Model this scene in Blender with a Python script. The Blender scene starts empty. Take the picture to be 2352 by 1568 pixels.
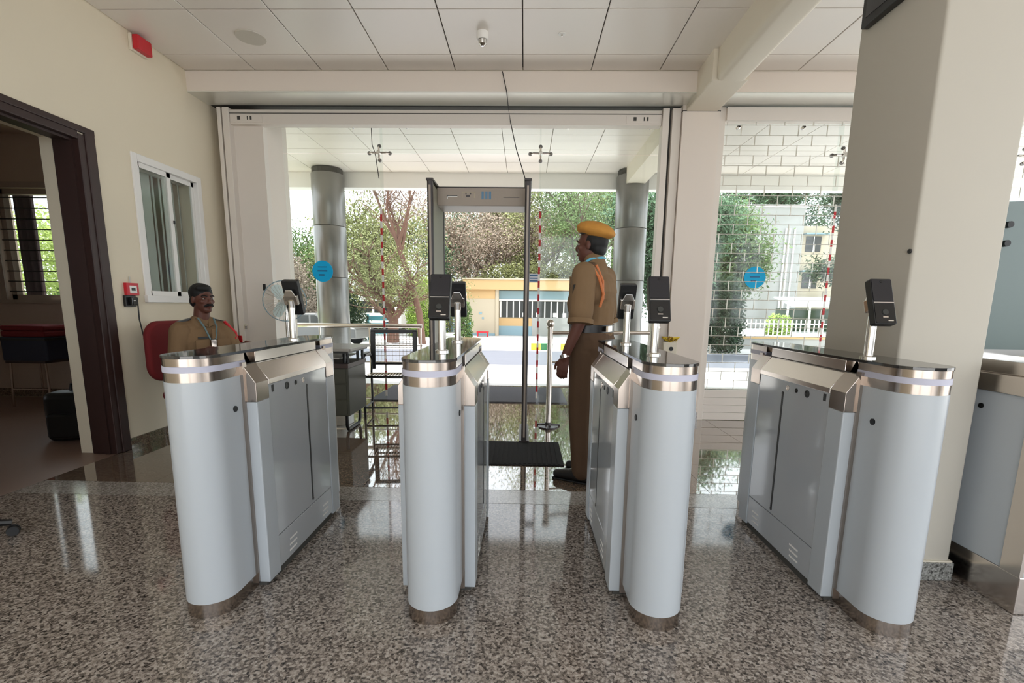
import bpy, bmesh, math, random
from mathutils import Vector, Matrix
random.seed(7)
PI = math.pi
sc = bpy.context.scene
COL = sc.collection

# ------------------------------------------------------------------ camera
W_PX, F_PX, PITCH, YAW, ROLL, CAM_H = 2352.0, 1100.0, math.atan(180/1100.0), 0.02400, 0.0125, 1.2
cam_d = bpy.data.cameras.new('camera'); cam = bpy.data.objects.new('camera', cam_d); COL.objects.link(cam)
cam_d.sensor_width = 36.0; cam_d.lens = 36.0*F_PX/W_PX; cam_d.shift_y = 98/W_PX; cam_d.clip_end = 400
c_, s_ = math.cos(PITCH), math.sin(PITCH)
R0, U0, F0 = Vector((1,0,0)), Vector((0,s_,c_)), Vector((0,c_,-s_))
xa = R0*math.cos(ROLL)+U0*math.sin(ROLL); ya = U0*math.cos(ROLL)-R0*math.sin(ROLL); za = -F0
m3 = Matrix((xa, ya, za)).transposed()
cam.matrix_world = Matrix.Translation((0,0,CAM_H)) @ Matrix.Rotation(YAW,4,'Z') @ m3.to_4x4()
sc.camera = cam

# ------------------------------------------------------------------ sky, sun, exposure
wd = bpy.data.worlds.new('sky'); sc.world = wd; wd.use_nodes = True
wn = wd.node_tree.nodes; bg = wn['Background']
bg.inputs['Color'].default_value = (0.90, 0.95, 1.0, 1); bg.inputs['Strength'].default_value = 1.6
sun_d = bpy.data.lights.new('sun', 'SUN'); sun = bpy.data.objects.new('sun', sun_d); COL.objects.link(sun)
sun_d.energy = 5.5; sun_d.angle = 0.02; sun_d.color = (1.0, 0.96, 0.91)
sun.rotation_euler = Vector((0.30, -0.26, -0.92)).to_track_quat('-Z','Y').to_euler()
vs = sc.view_settings
vs.view_transform = 'Standard'; vs.look = 'None'; vs.gamma = 1.0; vs.use_curve_mapping = False
vs.exposure = 1.03
sc.cycles.max_bounces = 10; sc.cycles.diffuse_bounces = 6; sc.cycles.glossy_bounces = 5
sc.cycles.transparent_max_bounces = 16; sc.cycles.use_denoising = True
sc.cycles.caustics_reflective = False; sc.cycles.caustics_refractive = False
sc.cycles.sample_clamp_indirect = 6.0

# ------------------------------------------------------------------ materials
def lin(r, g, b):
    def f(v):
        v /= 255.0
        return v/12.92 if v <= 0.04045 else ((v+0.055)/1.055)**2.4
    return (f(r), f(g), f(b), 1.0)
M = {}
def mat(name, rgb, rough=0.5, metal=0.0, spec=0.5, emit=None, noise=None, trans=0.0):
    m = bpy.data.materials.new(name); m.use_nodes = True
    b = m.node_tree.nodes['Principled BSDF']
    b.inputs['Base Color'].default_value = lin(*rgb); b.inputs['Roughness'].default_value = rough
    b.inputs['Metallic'].default_value = metal; b.inputs['Specular IOR Level'].default_value = spec
    if emit:
        b.inputs['Emission Color'].default_value = lin(*rgb); b.inputs['Emission Strength'].default_value = emit
    if noise:                                   # (scale, amount): soft mottling of the base colour
        nt = m.node_tree; tc = nt.nodes.new('ShaderNodeTexCoord'); nz = nt.nodes.new('ShaderNodeTexNoise')
        nz.inputs['Scale'].default_value = noise[0]; nz.inputs['Detail'].default_value = 4
        mr = nt.nodes.new('ShaderNodeMapRange'); mr.inputs['To Min'].default_value = 1-noise[1]; mr.inputs['To Max'].default_value = 1+noise[1]
        mx = nt.nodes.new('ShaderNodeVectorMath'); mx.operation = 'SCALE'; mx.inputs[0].default_value = lin(*rgb)[:3]
        nt.links.new(tc.outputs['Object'], nz.inputs['Vector']); nt.links.new(nz.outputs['Fac'], mr.inputs['Value'])
        nt.links.new(mr.outputs['Result'], mx.inputs['Scale']); nt.links.new(mx.outputs['Vector'], b.inputs['Base Color'])
    M[name] = m
    return m
def granite(name, stops, scale, rough, stretch=(1,1,1), spec=0.5):
    m = mat(name, (128,128,128), rough, spec=spec); nt = m.node_tree; b = nt.nodes['Principled BSDF']
    tc = nt.nodes.new('ShaderNodeTexCoord'); mp = nt.nodes.new('ShaderNodeMapping'); mp.inputs['Scale'].default_value = stretch
    nz = nt.nodes.new('ShaderNodeTexNoise'); nz.inputs['Scale'].default_value = scale; nz.inputs['Detail'].default_value = 3; nz.inputs['Roughness'].default_value = .6
    vo = nt.nodes.new('ShaderNodeTexVoronoi'); vo.inputs['Scale'].default_value = scale*1.3
    ad = nt.nodes.new('ShaderNodeMix'); ad.data_type = 'FLOAT'; ad.inputs['Factor'].default_value = .32
    rp = nt.nodes.new('ShaderNodeValToRGB'); rp.color_ramp.interpolation = 'LINEAR'
    e = rp.color_ramp.elements
    while len(e) < len(stops): e.new(0.5)
    for k, (p, cc) in enumerate(stops): e[k].position = p; e[k].color = lin(*cc)
    sep = nt.nodes.new('ShaderNodeSeparateColor')
    nt.links.new(tc.outputs['Object'], mp.inputs['Vector']); nt.links.new(mp.outputs['Vector'], nz.inputs['Vector']); nt.links.new(mp.outputs['Vector'], vo.inputs['Vector'])
    nt.links.new(vo.outputs['Color'], sep.inputs['Color'])
    nt.links.new(nz.outputs['Fac'], ad.inputs['A']); nt.links.new(sep.outputs['Red'], ad.inputs['B'])
    nt.links.new(ad.outputs['Result'], rp.inputs['Fac']); nt.links.new(rp.outputs['Color'], b.inputs['Base Color'])
    return m
def glass(name, tint, gloss=0.06):
    m = bpy.data.materials.new(name); m.use_nodes = True; nt = m.node_tree; nt.nodes.clear()
    o = nt.nodes.new('ShaderNodeOutputMaterial'); t = nt.nodes.new('ShaderNodeBsdfTransparent'); g = nt.nodes.new('ShaderNodeBsdfGlossy')
    lw = nt.nodes.new('ShaderNodeLayerWeight'); lw.inputs['Blend'].default_value = .5; pw = nt.nodes.new('ShaderNodeMath'); pw.operation = 'POWER'; pw.inputs[1].default_value = 4.0
    fr = nt.nodes.new('ShaderNodeMath'); fr.operation = 'MULTIPLY_ADD'; fr.inputs[1].default_value = .5; fr.inputs[2].default_value = .03
    nt.links.new(lw.outputs['Facing'], pw.inputs[0]); nt.links.new(pw.outputs[0], fr.inputs[0]); mx = nt.nodes.new('ShaderNodeMixShader')
    t.inputs['Color'].default_value = tint; g.inputs['Roughness'].default_value = gloss
    nt.links.new(fr.outputs[0], mx.inputs['Fac']); nt.links.new(t.outputs[0], mx.inputs[1]); nt.links.new(g.outputs[0], mx.inputs[2]); nt.links.new(mx.outputs[0], o.inputs['Surface'])
    M[name] = m; return m
granite('granite', [(0.27,(36,33,31)),(0.42,(104,96,90)),(0.55,(148,138,130)),(0.72,(182,174,166))], 84, 0.07, (1,1,1))
granite('granite_dark', [(0.30,(58,48,41)),(0.50,(112,96,82)),(0.72,(150,132,114))], 90, 0.035, (1,1,1), 1.0)
gd = M['granite_dark'].node_tree.nodes['Principled BSDF']; gd.inputs['Coat Weight'].default_value = 1.0; gd.inputs['Coat Roughness'].default_value = .02
granite('granite_pale', [(0.30,(104,98,92)),(0.50,(152,146,140)),(0.72,(186,182,176))], 90, 0.12)
granite('granite_skirt', [(0.30,(60,60,58)),(0.50,(130,130,126)),(0.72,(170,170,166))], 110, 0.2)
mat('wall', (224,214,192), 0.75, spec=.2, noise=(1.2,.03))
mat('wall_white', (226,216,206), 0.6, spec=.3)
mat('wall_dimmed', (182,166,152), 0.8, spec=.2)  # same cream paint as the lobby, the room's dimness put into the colour
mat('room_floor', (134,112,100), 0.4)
mat('tile_panel', (228,221,213), 0.28, spec=.5)
mat('soffit', (226,226,220), 0.3, metal=.5, spec=.6)
mat('slab', (70,68,64), 0.9)
mat('beam', (222,214,198), 0.5, spec=.4)
mat('column_paint', (188,183,172), 0.7, spec=.2, noise=(1.5,.03))
mat('shutter_metal', (224,216,207), 0.45, spec=.4)
mat('rod', (214,212,202), 0.3, metal=.35)
mat('brown_wood', (48,28,24), 0.5, noise=(6,.25))
mat('upvc', (232,230,226), 0.35)
mat('blind', (190,192,186), 0.8)
mat('steel', (216,207,199), 0.2, metal=1.0)
mat('steel_bright', (222,220,216), 0.16, metal=1.0)
mat('white_panel', (178,184,189), 0.28, spec=.5)
mat('side_panel', (178,182,186), 0.07, spec=.8)
mat('top_glass', (46,46,46), 0.05, spec=.9)
mat('led', (186,186,202), 0.5)
mat('steel_cap', (174,163,154), 0.2, metal=1.0)
mat('black', (16,16,17), 0.4)
mat('black_gloss', (10,10,12), 0.12)
mat('screen', (26,26,32), 0.08)
mat('rubber', (38,38,39), 0.9, spec=.2, noise=(80,.3))
mat('mat_grey', (84,84,88), 0.95, spec=.1, noise=(60,.2))
mat('red', (196,30,44), 0.4)
mat('red_fabric', (110,22,26), 0.85)
mat('red_tape', (190,24,34), 0.5)
mat('white_paint', (236,234,230), 0.5)
mat('cyan_mark', (8,92,140), 0.5)
mat('detector_grey', (158,146,134), 0.45)
mat('detector_side', (150,148,132), 0.5)
mat('detector_black', (52,46,46), 0.35)
mat('blue_mark', (90,130,160), 0.5)
mat('khaki', (126,102,76), 0.85, spec=.15, noise=(9,.1))
mat('khaki_trouser', (92,72,56), 0.85, spec=.15, noise=(9,.1))
mat('skin', (92,54,42), 0.55, noise=(14,.06))
mat('hair', (9,8,8), 0.7)
mat('beret', (190,134,58), 0.85, noise=(30,.08))
mat('leather', (22,19,18), 0.35)
mat('lanyard', (96,176,204), 0.6)
mat('lanyard_grey', (96,118,122), 0.6)
mat('cord_orange', (196,112,60), 0.6)
mat('eye_white', (150,138,128), 0.4)
mat('lip', (96,50,44), 0.5)
mat('brass', (196,160,70), 0.3, metal=1)
mat('desk_top', (150,146,140), 0.25)
mat('desk_dark', (58,58,46), 0.5)
mat('curtain', (104,92,98), 0.9)
mat('concrete', (205,204,202), 0.85, noise=(2,.06))
mat('asphalt', (86,89,98), 0.9, noise=(3,.06))
mat('grass', (128,142,84), 0.95, noise=(2,.25))
mat('col_clad', (128,126,124), 0.32, metal=.6)
mat('yellow_wall', (192,160,114), 0.8)
mat('cream_wall', (182,170,148), 0.8)
mat('bldg_white', (158,158,154), 0.8)
mat('blue_grey', (132,158,168), 0.8)
mat('dark_window', (48,50,48), 0.2)
mat('bark', (92,76,66), 0.95, noise=(5,.25))
mat('bark_red', (112,84,70), 0.95, noise=(5,.25))
mat('twig', (124,110,102), 0.95)
mat('leaf_olive', (124,128,84), 0.8, spec=.2)
mat('leaf_green', (92,114,66), 0.8, spec=.2)
mat('leaf_bright', (140,164,78), 0.8, spec=.2)
mat('leaf_dark', (54,72,52), 0.8, spec=.2)
mat('leaf_bluegreen', (84,110,82), 0.8, spec=.2)
mat('leaf_dry', (140,126,112), 0.9, spec=.2)
mat('yellow_paint', (226,196,60), 0.6)
mat('green_paint', (52,116,72), 0.6)
mat('teal_paint', (96,170,182), 0.6)
mat('awning', (206,222,220), 0.7)
mat('paper', (226,222,214), 0.8)
mat('cable', (34,34,34), 0.6)
mat('downlight', (196,190,178), 0.5)
mat('ivory', (222,214,196), 0.5)
mat('lamp_tube', (250,244,232), .5, emit=1.0)
mat('navy', (28,30,48), 0.6)
glass('glass', (0.95,0.975,0.965,1))
glass('glass_dim', (0.80,0.83,0.82,1))
glass('glass_smoke', (0.34,0.40,0.40,1), 0.08)

def translucent(name, rgb):
    m = mat(name, rgb, .45); nt = m.node_tree; b = nt.nodes['Principled BSDF']; o = nt.nodes['Material Output']
    t = nt.nodes.new('ShaderNodeBsdfTranslucent'); t.inputs['Color'].default_value = lin(*rgb); mx = nt.nodes.new('ShaderNodeMixShader'); mx.inputs['Fac'].default_value = .5
    nt.links.new(b.outputs[0], mx.inputs[1]); nt.links.new(t.outputs[0], mx.inputs[2]); nt.links.new(mx.outputs[0], o.inputs['Surface'])
translucent('cyan', (14,190,226)); translucent('sheet_white', (214,216,222)); translucent('leaf_pale', (150,166,96))
# ------------------------------------------------------------------ mesh helpers
class MB:
    def __init__(s): s.v = []; s.f = []
    def add(s, vs_, fs):
        o = len(s.v); s.v += [tuple(p) for p in vs_]; s.f += [tuple(i+o for i in f) for f in fs]; return s
    def box(s, x0, x1, y0, y1, z0, z1, mx=None):
        p = [(x0,y0,z0),(x1,y0,z0),(x1,y1,z0),(x0,y1,z0),(x0,y0,z1),(x1,y0,z1),(x1,y1,z1),(x0,y1,z1)]
        if mx: p = [mx @ Vector(q) for q in p]
        return s.add(p, [(0,3,2,1),(4,5,6,7),(0,1,5,4),(1,2,6,5),(2,3,7,6),(3,0,4,7)])
    def prism(s, poly, a, b, axis='z', mx=None):
        n = len(poly)
        def mk(p, t):
            if axis == 'z': q = (p[0], p[1], t)
            elif axis == 'y': q = (p[0], t, p[1])
            else: q = (t, p[0], p[1])
            return mx @ Vector(q) if mx else q
        vs_ = [mk(p, a) for p in poly]+[mk(p, b) for p in poly]
        fs = [tuple(range(n-1,-1,-1)), tuple(range(n,2*n))]+[(i,(i+1)%n,n+(i+1)%n,n+i) for i in range(n)]
        return s.add(vs_, fs)
    def tube(s, path, rad, n=8, cap=True):
        P = [Vector(p) for p in path]; R = rad if isinstance(rad, (list, tuple)) else [rad]*len(P)
        vs_ = []; fs = []; prev = None
        for i, p in enumerate(P):
            d = (P[min(i+1,len(P)-1)]-P[max(i-1,0)])
            d = d.normalized() if d.length > 1e-9 else Vector((0,0,1))
            if prev is None:
                a = Vector((0,0,1)) if abs(d.z) < .9 else Vector((1,0,0)); u = d.cross(a).normalized()
            else:
                u = (prev-d*prev.dot(d)); u = u.normalized() if u.length > 1e-6 else d.orthogonal().normalized()
            prev = u; w = d.cross(u)
            for k in range(n):
                t = 2*PI*k/n; vs_.append(p+(u*math.cos(t)+w*math.sin(t))*R[i])
        for i in range(len(P)-1):
            for k in range(n): fs.append((i*n+k, i*n+(k+1)%n, (i+1)*n+(k+1)%n, (i+1)*n+k))
        if cap: fs += [tuple(range(n-1,-1,-1)), tuple(range((len(P)-1)*n, len(P)*n))]
        return s.add(vs_, fs)
    def lathe(s, prof, n=20, c=(0,0,0), mx=None):
        vs_ = []; fs = []
        for r, z in prof:
            for k in range(n):
                t = 2*PI*k/n; q = Vector((r*math.cos(t), r*math.sin(t), z))
                if mx: q = mx @ q
                vs_.append(q+Vector(c))
        for i in range(len(prof)-1):
            for k in range(n): fs.append((i*n+k, i*n+(k+1)%n, (i+1)*n+(k+1)%n, (i+1)*n+k))
        fs += [tuple(range(n-1,-1,-1)), tuple(range((len(prof)-1)*n, len(prof)*n))]
        return s.add(vs_, fs)
    def ell(s, c, r, n=16, m=10, mx=None):
        vs_ = []; fs = []; c = Vector(c)
        def tr(q):
            q = Vector(q)
            return c+(mx @ q if mx else q)
        vs_.append(tr((0,0,r[2])))
        for i in range(1, m):
            a = PI*i/m
            for k in range(n):
                t = 2*PI*k/n; vs_.append(tr((r[0]*math.sin(a)*math.cos(t), r[1]*math.sin(a)*math.sin(t), r[2]*math.cos(a))))
        vs_.append(tr((0,0,-r[2])))
        for k in range(n): fs.append((0, 1+k, 1+(k+1)%n))
        for i in range(m-2):
            for k in range(n): fs.append((1+i*n+k, 1+(i+1)*n+k, 1+(i+1)*n+(k+1)%n, 1+i*n+(k+1)%n))
        L = len(vs_)-1; b = 1+(m-2)*n
        for k in range(n): fs.append((L, b+(k+1)%n, b+k))
        return s.add(vs_, fs)
    def cap(s, p0, p1, r0, r1, n=14):
        s.tube([p0, p1], [r0, r1], n); s.ell(p0, (r0,)*3, n, 8); s.ell(p1, (r1,)*3, n, 8); return s
    def chain(s, pts, rad, n=14):
        for i in range(len(pts)-1): s.cap(pts[i], pts[i+1], rad[i], rad[i+1], n)
        return s
    def mesh(s, name):
        me = bpy.data.meshes.new(name); me.from_pydata(s.v, [], s.f); me.update(); return me
    def build(s, name, m, parent=None, smooth=False, bevel=0.0, seg=2):
        me = s.mesh(name); me.materials.append(M[m])
        o = bpy.data.objects.new(name, me); COL.objects.link(o)
        if smooth:
            for p in me.polygons: p.use_smooth = True
            try: me.set_sharp_from_angle(angle=math.radians(40))
            except Exception: pass
        if bevel:
            bv = o.modifiers.new('bevel', 'BEVEL'); bv.width = bevel; bv.segments = seg; bv.limit_method = 'ANGLE'; bv.angle_limit = math.radians(40)
        if parent: o.parent = parent
        return o
    def organic(s, name, m, parent=None, voxel=0.007, smooth_it=8):
        """one continuous skin: voxel-remeshed union of the shapes"""
        me = s.mesh(name); o = bpy.data.objects.new(name, me); COL.objects.link(o)
        r = o.modifiers.new('r', 'REMESH'); r.mode = 'VOXEL'; r.voxel_size = voxel; r.use_smooth_shade = True
        sm = o.modifiers.new('s', 'SMOOTH'); sm.factor = .5; sm.iterations = smooth_it
        dg = bpy.context.evaluated_depsgraph_get(); me2 = bpy.data.meshes.new_from_object(o.evaluated_get(dg))
        o.modifiers.clear(); o.data = me2; bpy.data.meshes.remove(me); me2.name = name
        me2.materials.clear(); me2.materials.append(M[m])
        for p in me2.polygons: p.use_smooth = True
        if parent: o.parent = parent
        return o
def tag(o, label=None, cat=None, group=None, kind=None):
    if label: o['label'] = label
    if cat: o['category'] = cat
    if group: o['group'] = group
    if kind: o['kind'] = kind
    return o
def thing(name, label, cat, loc=(0,0,0), rz=0.0, group=None):
    o = bpy.data.objects.new(name, None); COL.objects.link(o); o.location = loc; o.rotation_euler = (0,0,rz)
    o.empty_display_size = .1
    return tag(o, label, cat, group)
def struct(o, label=None, cat=None): return tag(o, label, cat, None, 'structure')
def copy_tree(o, parent=None):
    c = o.copy(); COL.objects.link(c); c.parent = parent
    for ch in list(o.children): copy_tree(ch, c)
    return c
def B(*a): return MB().box(*a)
def arc(cx, cy, r, a0, a1, n): return [(cx+r*math.cos(a0+(a1-a0)*k/n), cy+r*math.sin(a0+(a1-a0)*k/n)) for k in range(n+1)]
def rrect(x0, x1, y0, y1, r, n=4):
    return arc(x1-r,y1-r,r,0,PI/2,n)+arc(x0+r,y1-r,r,PI/2,PI,n)+arc(x0+r,y0+r,r,PI,1.5*PI,n)+arc(x1-r,y0+r,r,1.5*PI,2*PI,n)

# ================================================================== THE SETTING
ZC = 3.34; XL = -3.22; XR = 5.7; YB = -2.6; YF = 5.15; YG = 5.7
floor = struct(B(XL,XR,YB,2.785,-.1,0).build('floor','granite'), 'speckled grey brown granite floor in front of the turnstiles', 'floor')
B(XL,XR,2.79,3.005,-.1,0).build('threshold_strip','granite_pale',floor)
base = B(XL,XR,3.005,7.2,-.12,-.006).build('floor_bed','slab',floor)
slab_me = None
nx, ny = 12, 7
for i in range(nx):
    for j in range(ny):
        wx, wy = (XR-XL)/nx, 4.19/ny
        if slab_me is None:
            p = B(.0015,wx-.0015,.0015,wy-.0015,-.006,0).build('floor_slab','granite_dark',floor); slab_me = p.data
        else:
            p = bpy.data.objects.new('floor_slab', slab_me); COL.objects.link(p); p.parent = floor
        p.location = (XL+i*wx, 3.008+j*wy, 0)
# ceiling
ceil = struct(B(XL,XR,YB,4.83,ZC+.03,ZC+.09).build('ceiling','slab'), 'suspended ceiling of pale square metal panels', 'ceiling')
B(XL,XR,YB,1.98,ZC,ZC+.02).build('ceiling_sheet','tile_panel',ceil)
tm = {}
for i in range(-5, 11):
    x0 = -.051+.625*i
    x0b, x1b = max(x0, XL), min(x0+.625, XR)
    if i == -5: x0b = XL
    for j, (y0, y1) in enumerate([(1.985,2.617),(2.617,3.255),(3.255,3.893),(3.893,4.537),(4.537,4.822)]):
        w, l = x1b-x0b, y1-y0; key = (round(w,3), round(l,3))
        if key not in tm:
            o = MB().prism([(.004,.004),(w-.004,.004),(w-.004,l-.004),(.004,l-.004)],0,.018).build('ceiling_tile','tile_panel',ceil,bevel=.003,seg=1); tm[key] = o
        else:
            o = tm[key].copy(); COL.objects.link(o); o.parent = ceil
        o.location = (x0b, y0, ZC)
# left wall with door opening and window opening
LW = XL-.30
wl = MB()
ZW = ZC+.15
wl.box(LW,XL,YB,2.45,0,ZW); wl.box(LW,XL,2.45,3.60,2.36,ZW); wl.box(LW,XL,3.60,4.09,0,ZW)
wl.box(LW,XL,4.09,4.86,0,1.215); wl.box(LW,XL,4.09,4.86,2.39,ZW); wl.box(LW,XL,4.86,5.8,0,ZW)
struct(wl.build('wall_left','wall'), 'cream painted wall holding the brown door frame and the small window', 'wall')
struct(B(XL,XL+.012,3.72,5.2,0,.088).build('baseboard_left','granite_dark'), 'dark granite skirting along the cream wall', 'skirting')
# unseen right and back lobby walls, opened wide to let daylight in
wr = MB(); wr.box(XR,XR+.15,YB,5.8,0,.12); wr.box(XR,XR+.15,YB,5.8,3.15,ZC+.15)
for y in (YB, -.6, 1.4, 3.4, 5.55): wr.box(XR,XR+.15,y,y+.12,.12,3.15)
struct(wr.build('wall_right','wall'), 'cream framed lobby wall beyond the column, opened to admit daylight', 'wall')
wb = MB(); wb.box(XL,XR,YB-.15,YB,3.15,ZC+.15)
for x in (XL, -.2, 2.7, XR-.15): wb.box(x,x+.15,YB-.15,YB,0,3.15)
struct(wb.build('wall_back','wall'), 'cream framed lobby opening behind the viewer, added to admit daylight', 'wall')
# cross beam with glossy soffit
bm_ = struct(B(XL,1.55,4.83,YF,3.165,ZC+.09).build('trim_1','beam'), 'cream cladded cross beam above the entrance opening', 'beam')
B(XL,1.55,4.825,YF-.02,3.155,3.164).build('soffit_panel','soffit',bm_)
B(XL,1.55,4.826,4.829,3.155,3.335).build('face_panel','wall_white',bm_)
bm2 = struct(B(1.86,XR,4.83,YF,3.165,ZC+.09).build('trim_2','beam'), 'cream cladded cross beam above the wire shutter', 'beam')
B(1.86,XR,4.825,YF-.02,3.155,3.164).build('soffit_panel','soffit',bm2)
B(1.86,XR,4.826,4.829,3.155,3.335).build('face_panel','wall_white',bm2)
struct(B(XL,XR,YF+.001,5.80,3.30,ZC+.10).build('trim_5','slab'),'dark lintel slab above the glass front','lintel')
struct(B(XL,XR,YF+.001,YF+.13,3.17,3.30).build('trim_6','slab'),'dark slab standing in for the shaded gap above the shutter casings','lintel')  # solid strip stops a light leak; dark colour stands for the gap's shade
# beam running towards the viewer
def round_beam(x0,x1,z0,z1,y0,y1,r): return MB().prism(arc(x1-r,z0+r,r,1.5*PI,2*PI,5)+[(x1,z1),(x0,z1)]+arc(x0+r,z0+r,r,PI,1.5*PI,5), y0, y1, 'y')
struct(round_beam(1.585,1.835,3.085,ZC+.05,2.3,4.44,.05).build('trim_3','beam',smooth=True,bevel=.01), 'cream boxed beam with rounded edges along the ceiling', 'beam')
struct(round_beam(1.55,1.86,3.10,ZC+.05,4.445,5.12,.012).build('trim_4','beam'), 'short cream beam end resting on the facade column', 'beam')
# facade: pilaster, header, column
struct(MB().box(XL,-2.76,5.30,5.8,0,3.3).build('wall_front','wall_white'), 'cream pilaster at the left end of the glass front', 'wall')
fc = struct(B(1.52,1.88,5.10,5.8,0,3.16).build('facade_column','wall_white'), 'cream square column between entrance and wire shutter', 'column')
B(1.515,1.885,5.095,5.8,3.10,3.106).build('top_joint','slab',fc)
B(1.52,1.88,5.09,5.10,0,.09).build('skirting','granite_dark',fc)
# foreground column
col = struct(MB().prism(rrect(1.575,1.93,2.05,2.56,.012,3),.087,ZC).build('lobby_column','column_paint',smooth=True), 'wide cream square column standing right of the turnstiles', 'column')
B(1.562,1.943,2.037,2.573,0,.087).build('skirting','granite_skirt',col,bevel=.004)
B(1.568,1.937,2.043,2.567,.087,.094).build('skirting_lip','ivory',col)
MB().lathe([(.0,0),(.009,0),(.009,.006),(0,.006)],12,(1.5715,2.06,1.44),Matrix.Rotation(-PI/2,4,'Y')).build('screw_plug','black',col)
# ================================================================== SIDE ROOM
RX0, RX1, RY0, RY1 = -7.2, LW, 1.2, 5.8
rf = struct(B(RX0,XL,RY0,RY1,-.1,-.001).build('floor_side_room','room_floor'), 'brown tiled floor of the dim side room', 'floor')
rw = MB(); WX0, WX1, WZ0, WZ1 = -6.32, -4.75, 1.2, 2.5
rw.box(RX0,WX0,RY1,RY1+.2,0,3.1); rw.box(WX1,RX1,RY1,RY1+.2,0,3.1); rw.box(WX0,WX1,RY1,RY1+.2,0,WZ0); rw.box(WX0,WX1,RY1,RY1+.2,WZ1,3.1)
struct(rw.build('wall_side_room','wall_dimmed'), 'cream far wall of the side room, its dimness painted in, around its barred window', 'wall')
ew = MB(); ew.box(RX0-.2,RX0,RY0,RY1,0,1.0); ew.box(RX0-.2,RX0,RY0,RY1,2.4,3.1); ew.box(RX0-.2,RX0,RY0,2.2,1.0,2.4); ew.box(RX0-.2,RX0,2.85,RY1,1.0,2.4)  # window opening in this unseen wall is added to brighten the room
struct(ew.build('wall_side_room_end','wall_dimmed'), 'end wall of the side room with an added daylight opening', 'wall')
struct(B(RX0,RX1,RY0-.2,RY0,0,3.1).build('wall_side_room_near','wall_dimmed'), 'near wall of the side room', 'wall')
struct(B(RX0-.2,RX1,RY0-.2,RY1+.2,3.1,3.2).build('ceiling_side_room','wall_dimmed'), 'dim ceiling of the side room', 'ceiling')
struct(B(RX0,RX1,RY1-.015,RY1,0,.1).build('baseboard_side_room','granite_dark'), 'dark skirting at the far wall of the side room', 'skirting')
w2 = thing('window_2','barred window with drawn grey curtain in the side room','window',(0,RY1,0)); tag(w2,kind='structure')
for a in ((WX0,WX0+.06,WZ0,WZ1),(WX1-.06,WX1,WZ0,WZ1),(WX0,WX1,WZ0,WZ0+.06),(WX0,WX1,WZ1-.06,WZ1),(-5.45,-5.41,WZ0,WZ1)):
    B(a[0],a[1],.05,.12,a[2],a[3]).build('frame_bar','detector_grey',w2)
B(WX0-.1,WX1+.1,-.05,.02,WZ0-.04,WZ0).build('sill','detector_grey',w2)
for a in ((WX0-.07,WX0,WZ0,WZ1+.07),(WX0,WX1,WZ1,WZ1+.07)): B(a[0],a[1],-.02,0,a[2],a[3]).build('surround','detector_grey',w2)
for k in range(10): MB().tube([(WX0,.03,WZ0+.1+k*.122),(WX1,.03,WZ0+.1+k*.122)],.007,6).build('guard_bar','black',w2)
B(WX0+.05,WX1-.05,.08,.085,WZ0+.05,WZ1-.05).build('pane','glass',w2)
cu = thing('curtain','grey pleated curtain hanging at the side room window','curtain',(0,RY1-.0,0))
pts = [(WX0+.06+k*.012, .165+.022*math.sin(k*.9)) for k in range(22)]
MB().prism(pts+[(x,y+.004) for x,y in reversed(pts)],WZ0+.02,WZ1-.04).build('pleats','curtain',cu)
MB().tube([(WX0+.02,.165,WZ1-.035),(WX1-.02,.165,WZ1-.035)],.008,6).build('rail','steel',cu)
# red chair, blue crate and bag in the room
rc = thing('stool','small steel stool against the dim room wall under the window','stool',(-5.55,5.35,0))
for x in (-.2,.2):
    for y in (-.16,.16): MB().tube([(x*1.1,y*1.1,0),(x,y,.5)],.012,6).build('leg','steel',rc)
B(-.23,.23,-.19,.19,.5,.53).build('seat','brown_wood',rc,bevel=.006)
MB().tube([(-.21,-.17,.2),(.21,-.17,.2)],.009,6).build('stretcher','steel',rc)
cr = thing('crate','dark blue storage crate on the stool','crate',(-5.55,5.35,.53))
MB().prism(rrect(-.26,.26,-.19,.19,.03),0,.26).build('tub','navy',cr); B(-.28,.28,-.21,.21,.225,.25).build('rim','leather',cr)
rb = thing('folded_cloth','dark red folded cloth lying on the blue crate','cloth',(-5.55,5.35,.79))
B(-.25,.25,-.18,.18,0,.07).build('layer','red_fabric',rb,bevel=.02); B(-.245,.25,-.185,.17,.07,.13).build('layer','red_fabric',rb,bevel=.02)
bg_ = thing('backpack','black backpack on the room floor beside the door jamb','bag',(-3.92,4.02,0),.3)
MB().prism(rrect(-.19,.19,-.13,.13,.07,6),0,.42).build('main_body','black',bg_,smooth=True,bevel=.05,seg=4)
MB().prism(rrect(-.14,.14,-.19,-.12,.03,4),.04,.25).build('front_pocket','black',bg_,bevel=.02)
MB().tube([(-.06,.06,.40),(-.05,.06,.47),(.05,.06,.47),(.06,.06,.40)],.012,8).build('handle','black',bg_)
for x in (-.1,.1): MB().tube([(x,.12,.38),(x,.17,.28),(x,.15,.1),(x,.12,.05)],.014,6).build('strap','black',bg_)
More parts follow.
